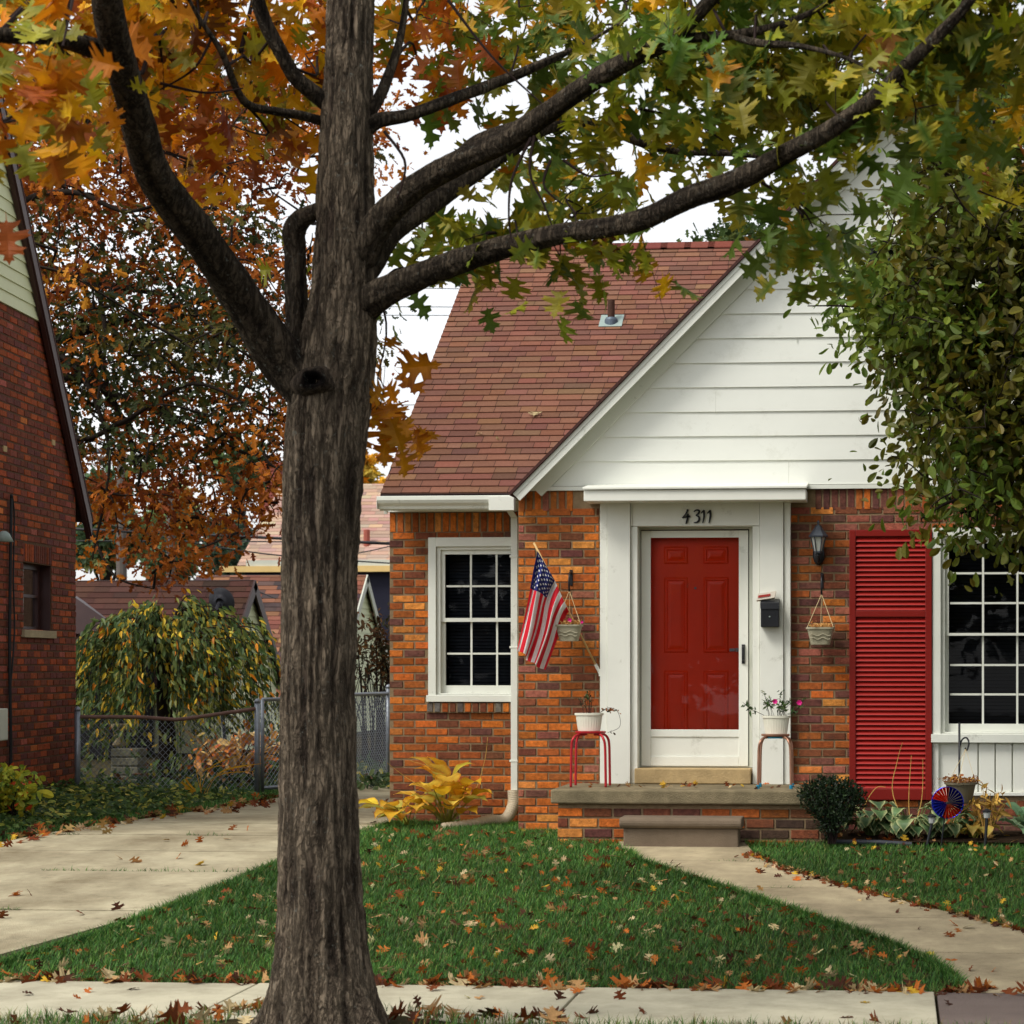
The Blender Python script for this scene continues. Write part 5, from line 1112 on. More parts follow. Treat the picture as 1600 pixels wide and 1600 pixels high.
def flare(g, p, r):
    h = max(0, p[2]-gt+.05); return r*(math.exp(-h/.13)*(.34+.22*np.sin(g*5+1)+.12*np.sin(g*9+2.2))+.07*math.exp(-h/.6)*(1+.6*np.sin(g*4+.5)))
bark_tube(V, F, C, P, R, 170, 1.5, 1, flare)
LIMBS = {
 'L': [(505, 640, Z0, 70), (478, 600, Z0-.02, 84), (440, 560, Z0-.06, 78), (380, 470, Z0-.25, 63), (320, 380, Z0-.5, 58), (268, 312, Z0-.7, 58), (236, 262, Z0-.85, 56), (210, 170, Z0-1.1, 52), (190, 100, Z0-1.3, 50), (172, 30, Z0-1.5, 48), (160, -60, Z0-1.7, 42), (140, -260, Z0-2, 26)],
 'L2': [(205, 130, Z0-1.2, 38), (175, 90, Z0-1.3, 36), (130, 70, Z0-1.45, 30), (70, 58, Z0-1.7, 25), (0, 55, Z0-1.9, 23), (-130, 40, Z0-2.2, 14)],
 'R1': [(525, 520, Z0, 60), (560, 484, Z0-.02, 62), (600, 458, Z0-.08, 50), (650, 434, Z0-.15, 42), (720, 408, Z0-.25, 40), (790, 386, Z0-.35, 38), (870, 367, Z0-.5, 34), (950, 355, Z0-.65, 32), (1010, 340, Z0-.75, 33), (1080, 308, Z0-.9, 35), (1150, 283, Z0-1, 34), (1230, 240, Z0-1.15, 31), (1300, 200, Z0-1.25, 29), (1370, 150, Z0-1.35, 25), (1430, 90, Z0-1.45, 21), (1500, 20, Z0-1.55, 17), (1560, -60, Z0-1.65, 10)],
 'R2': [(540, 440, Z0, 56), (566, 395, Z0-.04, 58), (595, 345, Z0-.1, 46), (650, 292, Z0-.2, 40), (720, 252, Z0-.3, 38), (790, 220, Z0-.4, 37), (850, 180, Z0-.5, 33), (920, 130, Z0-.6, 31), (990, 90, Z0-.7, 28), (1050, 60, Z0-.8, 25), (1110, 0, Z0-.9, 22), (1180, -80, Z0-1, 14)],
 'R3': [(545, 450, Z0+.05, 50), (575, 410, Z0+.1, 52), (610, 362, Z0+.2, 42), (670, 320, Z0+.35, 36), (730, 280, Z0+.5, 28), (790, 240, Z0+.7, 22), (860, 200, Z0+.9, 17), (930, 196, Z0+1., 15), (1000, 222, Z0+1.1, 14), (1060, 235, Z0+1.2, 13), (1150, 240, Z0+1.3, 10), (1240, 250, Z0+1.4, 6)],
 'R2b': [(700, 262, Z0-.2, 20), (740, 225, Z0-.2, 22), (790, 203, Z0-.3, 18), (840, 190, Z0-.42, 14)],
 'R2c': [(1040, 64, Z0-.78, 16), (1090, 58, Z0-.8, 16), (1140, 55, Z0-.85, 15), (1210, 42, Z0-.9, 13), (1270, 18, Z0-1, 9), (1330, -20, Z0-1.1, 5)],
 'R2d': [(1150, 58, Z0-.9, 11), (1190, 68, Z0-1, 12), (1250, 72, Z0-1.1, 9), (1320, 90, Z0-1.2, 6), (1380, 118, Z0-1.3, 4)],
 'R4': [(560, 215, Z0, 26), (590, 190, Z0, 24), (640, 180, Z0+.1, 20), (720, 150, Z0+.3, 19), (800, 120, Z0+.5, 17), (850, 98, Z0+.6, 13), (910, 70, Z0+.7, 8), (980, 30, Z0+.8, 4)],
 'R5': [(570, 190, Z0, 20), (596, 145, Z0+.05, 18), (620, 80, Z0+.1, 13), (632, 20, Z0+.15, 10), (640, -50, Z0+.2, 6)],
 'LS': [(515, 165, Z0, 28), (485, 142, Z0-.05, 26), (460, 120, Z0-.1, 23), (440, 85, Z0-.15, 22), (412, 30, Z0-.2, 22), (395, -30, Z0-.25, 20), (360, -160, Z0-.3, 10)],
 'LS2': [(505, 190, Z0, 16), (470, 180, Z0-.1, 15), (430, 174, Z0-.2, 13), (390, 165, Z0-.3, 13), (370, 140, Z0-.4, 12), (345, 80, Z0-.5, 10), (312, 30, Z0-.6, 7), (280, -30, Z0-.7, 4)],
 'ST': [(500, 600, Z0+.05, 44), (470, 540, Z0+.12, 40), (462, 460, Z0+.15, 36), (461, 390, Z0+.15, 34), (459, 364, Z0+.14, 36), (468, 346, Z0+.12, 32), (487, 334, Z0+.08, 26), (520, 318, Z0, 18)],
 'UP': [(548, -60, Z0, 40), (590, -140, Z0-.3, 36), (660, -260, Z0-.8, 26), (760, -400, Z0-1.4, 12)],
}
LP = []; LT = []
for k_, pts in LIMBS.items():
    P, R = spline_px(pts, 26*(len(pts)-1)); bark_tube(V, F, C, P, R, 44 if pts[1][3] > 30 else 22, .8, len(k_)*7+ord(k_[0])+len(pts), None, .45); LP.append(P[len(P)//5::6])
# knot under the first fork
kp = at(487, 592, Z0-.25); g = np.arange(20)*2*np.pi/20; bs_ = len(V)
for r, o in ((.10, .09), (.075, .022), (.05, .004), (.034, .016), (.02, .06)):
    for a in g: V.append(kp+rgt*r*math.cos(a)*(1.05+.16*math.sin(3*a+r*40))+np.array([0, 0, 1])*r*math.sin(a)*(.85+.14*math.sin(2*a+1))-fwd*(-o)*1.0); C.append(np.array(S(74, 64, 54)) if r > .055 else np.array(S(20, 15, 13)))
for i in range(4):
    for j in range(20): F.append((bs_+i*20+j, bs_+i*20+(j+1) % 20, bs_+(i+1)*20+(j+1) % 20, bs_+(i+1)*20+j))
F.append(tuple(bs_+80+j for j in range(20)))
off = np.array(oak.location); me = raw_mesh('trunk', np.array(V)-off, np.array([i for f in F for i in f]), [len(f) for f in F], M['bark'], None, np.array(C), True); link('trunk', me, oak)

def grid_cells(rows, x0, dx, y0, dy):
    for r, row in enumerate(rows):
        for c, ch in enumerate(row.split()):
            if ch != '0': yield x0+c*dx, y0+r*dy, int(ch)
OGRID = ["3 3 3 3 3 3 3 3 3 3 3 3 3 3 3 3 3 3", "5 5 5 5 5 5 4 5 5 5 5 5 5 5 5 5 5 5", "8 8 8 8 8 8 5 7 6 6 6 6 6 6 8 8 8 8",
 "8 8 8 8 8 9 2 7 6 6 7 6 5 5 8 9 9 9", "8 8 8 8 9 7 1 5 5 6 7 6 7 7 9 9 9 9", "8 8 7 7 8 5 1 3 2 4 7 7 9 9 9 9 9 9", "6 5 5 4 4 3 0 1 1 3 7 7 9 7 4 4 5 5",
 "2 2 1 2 1 0 0 0 0 3 4 6 6 2 0 1 2 2", "0 0 0 1 1 0 0 0 0 1 2 4 4 1 0 1 2 2", "0 0 0 0 0 0 0 0 0 2 3 4 2 0 0 0 1 1", "0 0 0 0 0 0 0 4 4 5 4 1 0 0 0 0 0 0", "0 0 0 0 0 0 0 1 5 4 0 0 0 0 0 0 0 0"]
LPn = np.concatenate(LP)
def proj(P): d = P-CAMP; z = d@fwd; return np.stack([PPX+FPX*(d@rgt)/z, YH-FPX*d[:, 2]/z, z], -1)
LPp = proj(LPn); tw = MB(); centers = []; NODE = list(LPn); NODEP = list(LPp)
cl = []
for x, y, dn_ in grid_cells(OGRID, -100, 100, -150, 50):
    for _ in range(max(1, int(round(dn_*.33+random.uniform(-.35, .4))))): cl.append((x+random.uniform(0, 100), y-38+random.uniform(0, 50)))
cl += [(425, 300), (590, 590), (600, 612), (588, 640), (943, 350), (1250, 345), (1275, 372), (1296, 356), (1268, 395), (1240, 318), (1310, 385), (740, 385), (720, 390), (890, 335), (480, 425), (478, 205), (590, 445), (840, 215)]
cl.sort(key=lambda c: float(np.min((LPp[:, 0]-c[0])**2+(LPp[:, 1]-c[1])**2)))
LeafP, LeafD, LeafC = [], [], []
YEL, ORG, RUS, GRN, OLV, BRN = S(218, 166, 24), S(210, 132, 18), S(160, 82, 26), S(92, 116, 40), S(140, 138, 32), S(112, 66, 24)
def oakcol(x, y):
    if x < 560:
        t = random.random(); big = y > 140 and x < 500
        c = random.choices([YEL, ORG, RUS, OLV, BRN], [6, 3.6, .8 if not big else 1.8, 1.8+(x > 330)*1.2, 1.0])[0]
        if (x-425)**2+(y-300)**2 < 900: c = ORG
    elif x < 760 and y < 190: c = random.choices([YEL, ORG, RUS, GRN, OLV], [3, 3, 3, 2, 2])[0]
    elif x < 700 and y > 480: c = ORG
    elif 935 < x < 955 and y > 345: c = BRN
    elif 1240 < x < 1330 and y > 300: c = GRN
    elif x > 1300: c = random.choices([OLV, GRN, YEL, BRN], [5, 4, .7, .2])[0]
    else: c = random.choices([GRN, OLV, YEL, ORG], [6, 5, .9, .15])[0]
    return jit(c, .13)
for (x, y) in cl:
    NP = np.array(NODEP); dd = (NP[:, 0]-x)**2+(NP[:, 1]-y)**2; i = int(np.argmin(dd)); dist = math.sqrt(dd[i])
    if x > 560 and x < 640 and y > 500: z = Z0+.25
    else: z = NP[i, 2]+random.gauss(.22, .15)+random.uniform(-.35, .5)*min(1, dist/80)
    if x < 660 and y < 420: z = max(z, NP[i, 2]+.25)+random.uniform(.1, .6)*(x < 430 or x > 600)+.3*(430 <= x <= 600)
    if x < 110 and y > 60: z = 8.5+random.uniform(-.5, .4)
    c = at(x, y, min(max(z, 7.4), 12.0)); a = NODE[i]; L_ = np.linalg.norm(c-a); mid = a*.5+c*.5+RNG.normal(size=3)*.12*L_+[0, 0, .08*L_]; sp = spline([a, mid, c], 8)
    tw.tube(sp, [max(.0035, min(.012, .004+.008*L_))*(1-.09*q) for q in range(8)], 5)
    for q in sp[3:]: NODE.append(q); NODEP.append(proj(q[None])[0])
    sg = (935 < x < 955 and y > 345) or (415 < x < 435 and 290 < y < 310)
    n = 2 if sg else random.randint(9, 13); base_c = oakcol(x, y); dirn = norm(c-a)
    for _ in range(n):
        o = RNG.normal(size=3)*(.045 if sg else .10)+dirn*.05; o[2] -= .03; LeafP.append(c+o); d = norm(o*1.2+RNG.normal(size=3)*.09+dirn*.08-[0, 0, .12]); LeafD.append(d); LeafC.append(jit(base_c if random.random() < .6 else oakcol(x, y), .1))
    if random.random() < .55:       # bare side twig
        e_ = c+RNG.normal(size=3)*.15; tw.tube([c, (c+e_)/2+RNG.normal(size=3)*.02, e_], [.003, .0022, .0015], 4)
for pts in ([(600, 205), (632, 250), (628, 290), (620, 310)], [(830, 215), (800, 280), (795, 340), (800, 380)], [(835, 212), (828, 270), (850, 320), (862, 352)], [(860, 250), (850, 290), (880, 320)], [(880, 250), (920, 275), (960, 270)], [(700, 0), (770, 90), (850, 165)], [(1190, 285), (1250, 325), (1270, 355)], [(1370, 190), (1440, 240), (1500, 285), (1590, 322)], [(1400, 150), (1450, 210), (1480, 280), (1510, 330)], [(1000, 170), (1080, 190), (1130, 220)], [(1180, 170), (1250, 150), (1330, 80)], [(330, 60), (300, 110), (230, 150)], [(250, 130), (320, 145), (380, 138)]):
    tw.tube(spline([at(x, y, Z0-.5) for x, y in pts], 16), [.008-.0003*i for i in range(16)], 5)
tw.build('branchwork', M['twig'], oak)
LeafP, LeafD, LeafC = np.array(LeafP), np.array(LeafD), np.array(LeafC); n = len(LeafP); print('oak leaves', n)
Nn = norm(RNG.normal(size=(n, 3))*.75+np.array([0, -.75, .5])); tid = RNG.integers(0, 4, n)
vsh = np.ones(len(OAKS[0][0]))
Vs, Ls_, Ss, Cs, o = [], [], [], [], 0
for t in range(4):
    m_ = tid == t; tv = np.array(OAKS[t][0]); Rm = frames(LeafD[m_], Nn[m_], .142*(1+.18*RNG.normal(size=m_.sum()))); A = np.einsum('nij,kj->nki', Rm, tv)+LeafP[m_][:, None]-off; k = len(tv); N_ = m_.sum()
    lp = np.array([i for f in OAKS[t][1] for i in f]); Vs.append(A.reshape(-1, 3)); Ls_.append((lp[None]+np.arange(N_)[:, None]*k+o).ravel()); Ss.append(np.tile([len(f) for f in OAKS[t][1]], N_)); o += N_*k; wv = np.clip(np.abs(tv[:, 0])*2.2+np.maximum(0, tv[:, 1]-.6)*.7, 0, 1)[None, :, None]*RNG.choice([0, .3, .8], N_, p=[.4, .42, .18])[:, None, None]; ed = np.where(LeafC[m_][:, :1] < .35, np.array([S(190, 160, 40)]), np.array([S(150, 76, 26)]))[:, None, :]; Cs.append((LeafC[m_][:, None, :]*(1-wv)+ed*wv).reshape(-1, 3))
link('crown', raw_mesh('crown', np.concatenate(Vs), np.concatenate(Ls_), np.concatenate(Ss), M['leaf'], None, np.concatenate(Cs)), oak)

# ---------------------------------------------------------------- generic far / mid trees from measured crown cells
def cell_tree(root, grid, x0, dx, y0, dy, depth, dspread, per, tmpl, size, colf, m, droop=.3, nper=5, sfac=1.9, squash=np.ones(3), tw=0, limbs=(), lm=None, zoff=0., bury=None):
    CC = []; P, C, D = [], [], []
    for x, y, dn_ in grid_cells(grid, x0, dx, y0, dy):
        k = int(round(dn_*per/9*random.uniform(.6, 1.4)/nper+random.uniform(-.3, .45)))
        for _ in range(k):
            cx, cy = x+random.uniform(0, dx), y+random.uniform(0, dy); cc = at(cx, cy, depth+random.gauss(0, dspread)); CC.append(cc); bc = colf(cx, cy); s_ = size*sfac
            for _ in range(nper): o = RNG.normal(size=3)*s_*squash; P.append(cc+o); D.append(o*.6+RNG.normal(size=3)*s_-[0, 0, droop*s_*2]); C.append(jit(bc, .14))
    P, C, D = np.array(P), np.array(C), np.array(D); n = len(P)
    inst('crown', tmpl[0], tmpl[1], frames(D, norm(RNG.normal(size=(n, 3))+[0, -.5, .5]), size*(1+.22*RNG.normal(size=n))), P, C, m, root); b = MB()
    nodes = []
    for l in limbs: X, R = spline_px(l, 14*(len(l)-1)); b.tube(X, list(np.maximum(R, .004)), 7); nodes.append(X[5:])
    if tw:
        nodes = np.concatenate(nodes); CC.sort(key=lambda q: float(np.min(np.sum((nodes-q)**2, 1))))
        for q in CC:
            i = int(np.argmin(np.sum((nodes-q)**2, 1))); a_ = nodes[i]; L_ = np.linalg.norm(q-a_); m_ = (a_+q)/2+RNG.normal(size=3)*L_*.1+[0, 0, L_*.08]; sp = spline([a_, m_, q], 6); b.tube(sp, [tw*(1-.14*k_) for k_ in range(6)], 4, cap=False); nodes = np.vstack([nodes, sp[2:]])
    b.build('trunk', lm or M['bark2'], root, smooth=True)
BG = ["5 5 5 5 5 4 4 5 5 6 5 2 2", "4 4 4 4 4 4 5 4 6 6 5 3 3", "6 6 4 3 5 6 6 6 6 6 5 3 5", "8 8 8 6 6 8 8 8 6 3 1 0 4", "8 8 8 8 8 8 8 7 5 2 0 0 0", "7 7 7 7 7 7 7 7 7 4 1 0 0", "6 6 6 6 7 7 8 8 7 6 3 0 0", "5 5 6 7 8 8 8 8 8 7 3 0 0",
 "6 6 6 8 8 8 9 9 9 8 4 0 2", "6 6 7 8 8 8 8 8 8 8 2 0 2", "6 6 6 7 7 7 8 8 8 8 2 0 1", "5 5 5 5 7 7 7 7 8 8 2 0 0", "5 4 3 4 6 7 7 7 6 6 0 0 0", "3 2 2 4 5 5 5 5 5 4 0 0 0", "2 2 2 3 3 4 4 5 6 3 0 0 0", "0 0 0 1 2 4 5 3 1 0 0 0 0", "0 0 0 0 0 1 2 0 0 0 0 0 0"]
RO = [S(178, 104, 30), S(154, 84, 27), S(124, 62, 26)]; GO = [S(72, 78, 36), S(56, 66, 38), S(88, 82, 36), S(48, 54, 34)]; YO = [S(198, 130, 38), S(184, 110, 34)]
def bgcol(x, y):
    n = vnoise(np.array([[x/75., y/60., 1.5]]))[0]; n2 = vnoise(np.array([[x/60.+9, y/50., 4.5]]))[0]
    g = .42+.28*(220 < y < 330 and x < 330)-.42*(440 < y < 650)*(1 if x > 120 else .4)-.2*(330 < y < 440)+.35*(y > 700)+.15*(x > 420)
    if n+g*.8 > .77: return random.choice(RO if n2 > .35 else YO)
    return random.choice(GO) if random.random() < .76 else random.choice(RO)
q = at(-70, 1100, 31); roo = empty('rusty_oak', (q[0], q[1], 0), 'large oak turning rust and orange behind the neighbour house', 'tree')
Zb = 30
cell_tree(roo, BG, -50, 50, 82, 50, Zb, 1.7, 235, STAR, .125, bgcol, M['bleaf'], nper=30, sfac=1.6, squash=np.array([1.3, 1.3, .65]), tw=.02, limbs=[
    [(-70, 1085, 31, 60), (-70, 800, 31, 52), (-75, 560, 31, 44), (-60, 300, 31, 34), (-40, 60, 31, 18)], [(-60, 470, 30, 22), (20, 330, 29, 14), (110, 300, 28.2, 10), (200, 330, 27.8, 7), (290, 300, 27.6, 3)], [(0, 560, 30, 14), (110, 680, 29, 10), (190, 660, 28.4, 8), (300, 600, 28, 6), (400, 640, 27.8, 3)], [(60, 530, 30, 10), (130, 590, 28.6, 8), (170, 700, 28.2, 6), (160, 800, 28, 3)], [(150, 440, 29, 9), (165, 530, 28.4, 7), (150, 640, 28, 4)], [(-75, 620, 31, 30), (0, 560, 30.5, 24), (80, 535, 30, 17), (190, 500, 29.6, 11), (320, 470, 29, 6)], [(-70, 480, 31, 28), (40, 420, 30.5, 20), (110, 430, 30, 15), (170, 445, 29.8, 11), (280, 465, 29.5, 6)],
    [(-75, 640, 31, 26), (90, 590, 30, 16), (190, 620, 29.8, 11), (320, 680, 29.5, 8), (430, 730, 29, 4)], [(-70, 660, 31, 24), (60, 560, 30.5, 16), (160, 600, 30, 10), (210, 720, 30, 6), (190, 800, 30, 3)], [(-60, 380, 31, 24), (60, 200, 30.5, 16), (190, 200, 30, 11), (330, 260, 29.5, 7), (440, 240, 29, 3)],
    [(160, 610, 30, 8), (230, 700, 30, 5), (300, 790, 30, 3), (330, 870, 30, 2)], [(130, 440, 30, 9), (150, 520, 30, 8), (180, 640, 30, 6), (240, 740, 30, 3)], [(60, 700, 30, 10), (140, 830, 29.5, 7), (180, 900, 29, 4), (240, 920, 29, 2)], [(250, 690, 30, 5), (240, 790, 30, 3), (215, 860, 30, 2)], [(320, 690, 30, 5), (350, 780, 30, 3), (360, 840, 30, 2)]])
MG = ["2 2 3 3 4 5 5 5 6 6", "0 0 0 1 4 4 4 5 6 6", "0 0 0 1 4 5 5 6 6 6", "0 0 0 1 5 6 6 7 7 7", "0 0 0 1 5 6 7 7 7 7", "0 0 0 3 6 7 8 8 8 8", "0 0 2 6 8 8 8 8 8 8", "0 3 6 8 8 9 9 9 9 9", "0 1 5 8 9 9 9 9 9 9", "0 0 1 6 9 9 9 9 9 9", "0 0 0 1 7 9 9 9 9 8", "0 0 0 1 6 8 9 8 7 7", "0 0 0 2 6 8 8 7 5 5", "0 0 0 1 5 7 7 6 4 4", "0 0 0 0 3 6 4 5 5 5", "0 0 0 0 0 2 0 1 1 2"]
MG = [r+(' 6 6 6 5 4 3' if i < 11 else ' 4 4 3 3 2 1') for i, r in enumerate(MG)]
def mgcol(x, y):
    n = vnoise(np.array([[x/70., y/70., 7.5]]))[0]
    return random.choice([S(98, 118, 38), S(84, 106, 34), S(112, 126, 42)]) if n > .62 or x < 1400 else random.choice([S(92, 96, 28), S(106, 98, 28), S(80, 88, 26), S(80, 76, 24)])
q = at(1790, 1300, 15.6); mag = empty('small_leaved_tree', (q[0], q[1], 0), 'olive green small-leaved tree reaching in from the right over the wide window', 'tree'); Zm = 15.4
cell_tree(mag, MG, 1236, 50, 76, 50, Zm, .5, 255, OVAL, .084, mgcol, M['leaf'], nper=12, sfac=1.5, tw=.007, limbs=[
    [(1790, 1330, 15.6, 46), (1785, 1000, 15.6, 40), (1770, 760, 15.5, 36), (1750, 500, 15.5, 28), (1720, 250, 15.5, 18), (1700, 50, 15.5, 8)], [(1775, 860, 15.5, 26), (1690, 760, 15.3, 18), (1610, 690, 15.2, 12), (1530, 650, 15.2, 8), (1450, 640, 15.1, 4)], [(1765, 700, 15.5, 24), (1660, 560, 15.4, 16), (1560, 520, 15.4, 11), (1440, 500, 15.3, 6), (1340, 480, 15.2, 4), (1262, 478, 15.1, 2)],
    [(1750, 560, 15.5, 20), (1640, 430, 15.4, 13), (1550, 370, 15.4, 9), (1460, 330, 15.3, 5), (1400, 290, 15.3, 3)], [(1780, 940, 15.6, 20), (1680, 830, 15.2, 13), (1590, 790, 15.2, 9), (1500, 780, 15.1, 6), (1440, 810, 15.1, 3)], [(1740, 420, 15.5, 16), (1620, 260, 15.4, 10), (1500, 200, 15.3, 6), (1420, 190, 15.3, 3)], [(1600, 690, 15.2, 8), (1540, 600, 15.2, 6), (1510, 560, 15.2, 3)], [(1775, 800, 15.5, 20), (1860, 620, 15.6, 13), (1960, 520, 15.7, 6)], [(1750, 480, 15.5, 16), (1840, 340, 15.6, 10), (1920, 260, 15.7, 4)]])
# weeping tree
q = onG(258, 1228); q = np.array([*(at(258, 1040, 26.2)[:2]), 0]); wt = empty('weeping_tree', q, 'low weeping tree with green and yellow leaves behind the chain link fence', 'tree'); b = MB()
b.tube(spline([q-[0, 0, .1], q+[.03, 0, .5], q+[-.02, 0, 1.0], q+[.0, 0, 1.75]], 14), [.12-.004*i for i in range(14)], 10); P, D, C = [], [], []
for k in range(230):
    a = random.uniform(0, 2*math.pi); r = random.uniform(.25, 1.22)*(1 if math.sin(a) > -2 else 1); top = 1.93-.17*r*r+random.choice([0, 0, .03, -.1])+random.gauss(0, .05)+.12*math.sin(a*3+1); e0 = q+np.array([r*math.cos(a), r*.85*math.sin(a), top]); dr = random.uniform(.5, 1.6)*(1 if r > .5 else .5)
    sp = spline([q+[0, 0, 1.65], q+np.array([r*.55*math.cos(a), r*.47*math.sin(a), top+.03]), e0, e0+[.14*math.cos(a), .12*math.sin(a), -dr*.45], e0+[.16*math.cos(a), .14*math.sin(a), -dr]], 30); b.tube(sp, [.010-.00028*i for i in range(30)], 4)
    for _ in range(46):
        i = random.randint(8, 28); o = RNG.normal(size=3)*.045; P.append(sp[i]+o); D.append(np.array([math.cos(a)*.5, math.sin(a)*.5, -.9])+RNG.normal(size=3)*.35); yy = vnoise(np.array([[P[-1][0]*2.2, P[-1][1]*2, P[-1][2]*2.4]]))[0]; C.append(jit(random.choices([S(76, 98, 56), S(100, 116, 62), S(226, 190, 56), S(226, 142, 40), S(140, 142, 64)], [5, 4, (1.2 if yy > .48 else .3)*2.2, .5, 2])[0], .12))
P, D, C = np.array(P), np.array(D), np.array(C); n = len(P)
inst('crown', LANCE[0], LANCE[1], frames(D, norm(RNG.normal(size=(n, 3))+[0, -.7, .4]), .105*(1+.25*RNG.normal(size=n))), P, C, M['leaf'], wt); b.build('trunk', M['bark2'], wt, smooth=True)
# trees far behind
def blob_tree(name, px, py0, py1, hw, z, pal_, label, n, size, seed, group='trees far behind the houses', lumps=10):
    R = np.random.default_rng(seed); c0 = at(px, py0, z); c1 = at(px, py1, z); base = np.array([c0[0], c0[1], 0]); e = empty(name, base, label, 'tree', group); rx = hw*z/FPX; hz = (c0[2]-c1[2])/2; cen = np.array([c0[0], c0[1], (c0[2]+c1[2])/2])
    cc = cen+norm(R.normal(size=(lumps, 3)))*np.array([rx*.62, rx*.6, hz*.62])*R.uniform(.4, 1, (lumps, 1)); cr = R.uniform(.28, .5, lumps)*min(rx, hz)*1.15
    i = R.integers(0, lumps, n); u = norm(R.normal(size=(n, 3))); P = cc[i]+u*(R.random(n)**.45)[:, None]*cr[i][:, None]; lc = pick(pal_, lumps, None, .1); C = np.clip(lc[i]*(1+R.normal(size=(n, 1))*.22), .002, 1)
    inst('crown', STAR[0], STAR[1], frames(u+R.normal(size=(n, 3)), norm(R.normal(size=(n, 3))+[0, -.4, .6]), size*(1+.2*R.normal(size=n))), P, C, M['bleaf'], e)
    b = MB(); b.tube([base, base+[.1, 0, cen[2]*.5], cen], [rx*.09+.05, rx*.07+.04, .05], 8)
    for k in range(lumps): b.tube([cen*.6+base*.4, cc[k]], [.07, .02], 5)
    b.build('trunk', M['bark2'], e)
gpal = [S(120, 138, 88), S(96, 118, 84), S(150, 156, 96), S(84, 104, 78)]; ypal = [S(222, 178, 56), S(206, 150, 44), S(180, 160, 70)]; opal = [S(72, 88, 44), S(140, 100, 40), S(90, 98, 46), S(180, 124, 48), S(60, 78, 42), S(66, 86, 46)]
blob_tree('far_tree', 165, 700, 960, 60, 62, gpal, 'pale green tree showing behind the nearer utility pole', 2600, .34, 3)
blob_tree('far_tree', 270, 730, 960, 62, 78, gpal, 'soft green tree seen below the rusty oak between the utility poles', 2600, .4, 4)
blob_tree('far_tree', 365, 770, 930, 48, 84, [S(78, 100, 82), S(96, 116, 90)], 'bluish green tree left of the pink roofed house', 2200, .4, 5)
blob_tree('far_tree', 372, 680, 790, 46, 92, gpal, 'pale thin tree behind the brick chimney', 1300, .36, 15)
blob_tree('far_tree', 572, 693, 800, 20, 86, ypal, 'golden yellow tree above the pink roof just right of the street trunk', 700, .34, 6)
blob_tree('far_tree', 606, 728, 800, 16, 90, ypal, 'smaller golden tree above the pink roof touching the gutter end', 450, .34, 7)
blob_tree('backyard_tree', 1150, 292, 620, 115, 40, opal, 'green and orange tree rising behind the roof ridge', 7000, .19, 8, 'trees behind the ridge', 22)
blob_tree('backyard_tree', 1280, 225, 620, 100, 43, opal, 'taller green and orange tree behind the gable edge', 6500, .2, 9, 'trees behind the ridge', 22)
blob_tree('backyard_tree', 1030, 350, 620, 50, 42, [S(50, 66, 40), S(64, 78, 44)], 'dark green tree just showing over the ridge', 2600, .19, 10, 'trees behind the ridge', 12)
# unseen trees added across the street so the panes mirror something dark
for i, (x, y, h, w) in enumerate(((-15, -19, 9, 5), (-7.5, -22, 8, 5), (0, -20, 10, 5.5), (8, -21, 8.5, 5), (15.5, -19, 9, 5), (23, -21, 9, 5.5))):
    e = empty('unseen_street_tree', (x, y, -.6), 'unseen leafy tree across the street', 'tree', 'unseen trees across the street'); n = 3600; R = np.random.default_rng(60+i); cc = np.array([x, y, h*.45])+norm(R.normal(size=(14, 3)))*np.array([w*.6, w*.5, h*.45]); k = R.integers(0, 14, n); P = cc[k]+norm(R.normal(size=(n, 3)))*(R.random(n)**.4)[:, None]*w*.42; P[:, 2] = np.where(P[:, 2] < .3, RNG.uniform(-.4, 3, n), P[:, 2])  # crowns filled down to the ground, hiding bright sky from the panes
    inst('crown', STAR[0], STAR[1], frames(R.normal(size=(n, 3)), R.normal(size=(n, 3)), np.full(n, .62)), P, pick([S(60, 76, 36), S(110, 84, 34), S(50, 62, 34)], n), M['bleaf'], e); b = MB(); b.tube([(x, y, -.8), (x, y, h*.6)], [.3, .15], 8); b.build('trunk', M['bark2'], e)

# ---------------------------------------------------------------- shrubs behind and beside the fence
q = at(573, 1100, 29); e = empty('bare_shrub', (q[0], q[1], 0), 'tall bare shrub with brown vine tips in front of the cream garage wall', 'shrub'); b = MB(); paths = []
for k in range(46):
    x0 = random.choice([-.2, 0, .12, .22])+random.gauss(0, .03); t = random.gauss(0, .22); top = random.uniform(1.1, 2.15); P = spline([(q[0]+x0, q[1], 0), (q[0]+x0+t*.2, q[1]+random.gauss(0, .1), top*.5), (q[0]+x0+t, q[1]+random.gauss(0, .2), top)], 10); b.tube(P, [.012-.001*i for i in range(10)], 4); paths.append(P)
b.build('stem', M['twig'], e); pp_ = [p for p in paths if p[-1][2] > 1.6]
leaves_on('foliage', pp_, 40, LANCE, .09, [S(84, 60, 40), S(70, 66, 44), S(110, 76, 44)], M['dleaf'], e, lo=.62, spread=.07)
q = at(372, 1240, 25.2); q[2] = 0; e = empty('dry_shrub', q, 'tan and orange dried shrub behind the fence', 'shrub'); b = MB(); P1 = stems(b, q, 30, .25, .62, .35, .006, 5, droop=.15); b.build('stem', M['twig'], e); leaves_on('foliage', P1, 9, OVAL, .11, [S(196, 150, 90), S(170, 120, 64), S(206, 170, 110), S(190, 110, 50)], M['dleaf'], e, spread=.06)
q = onG(318, 1249)+np.array([0, -.15, 0]); e = empty('strap_leaf_plant', q, 'clump of yellow strap leaves leaning right in front of the fence', 'plant'); V, F, C = [], [], []
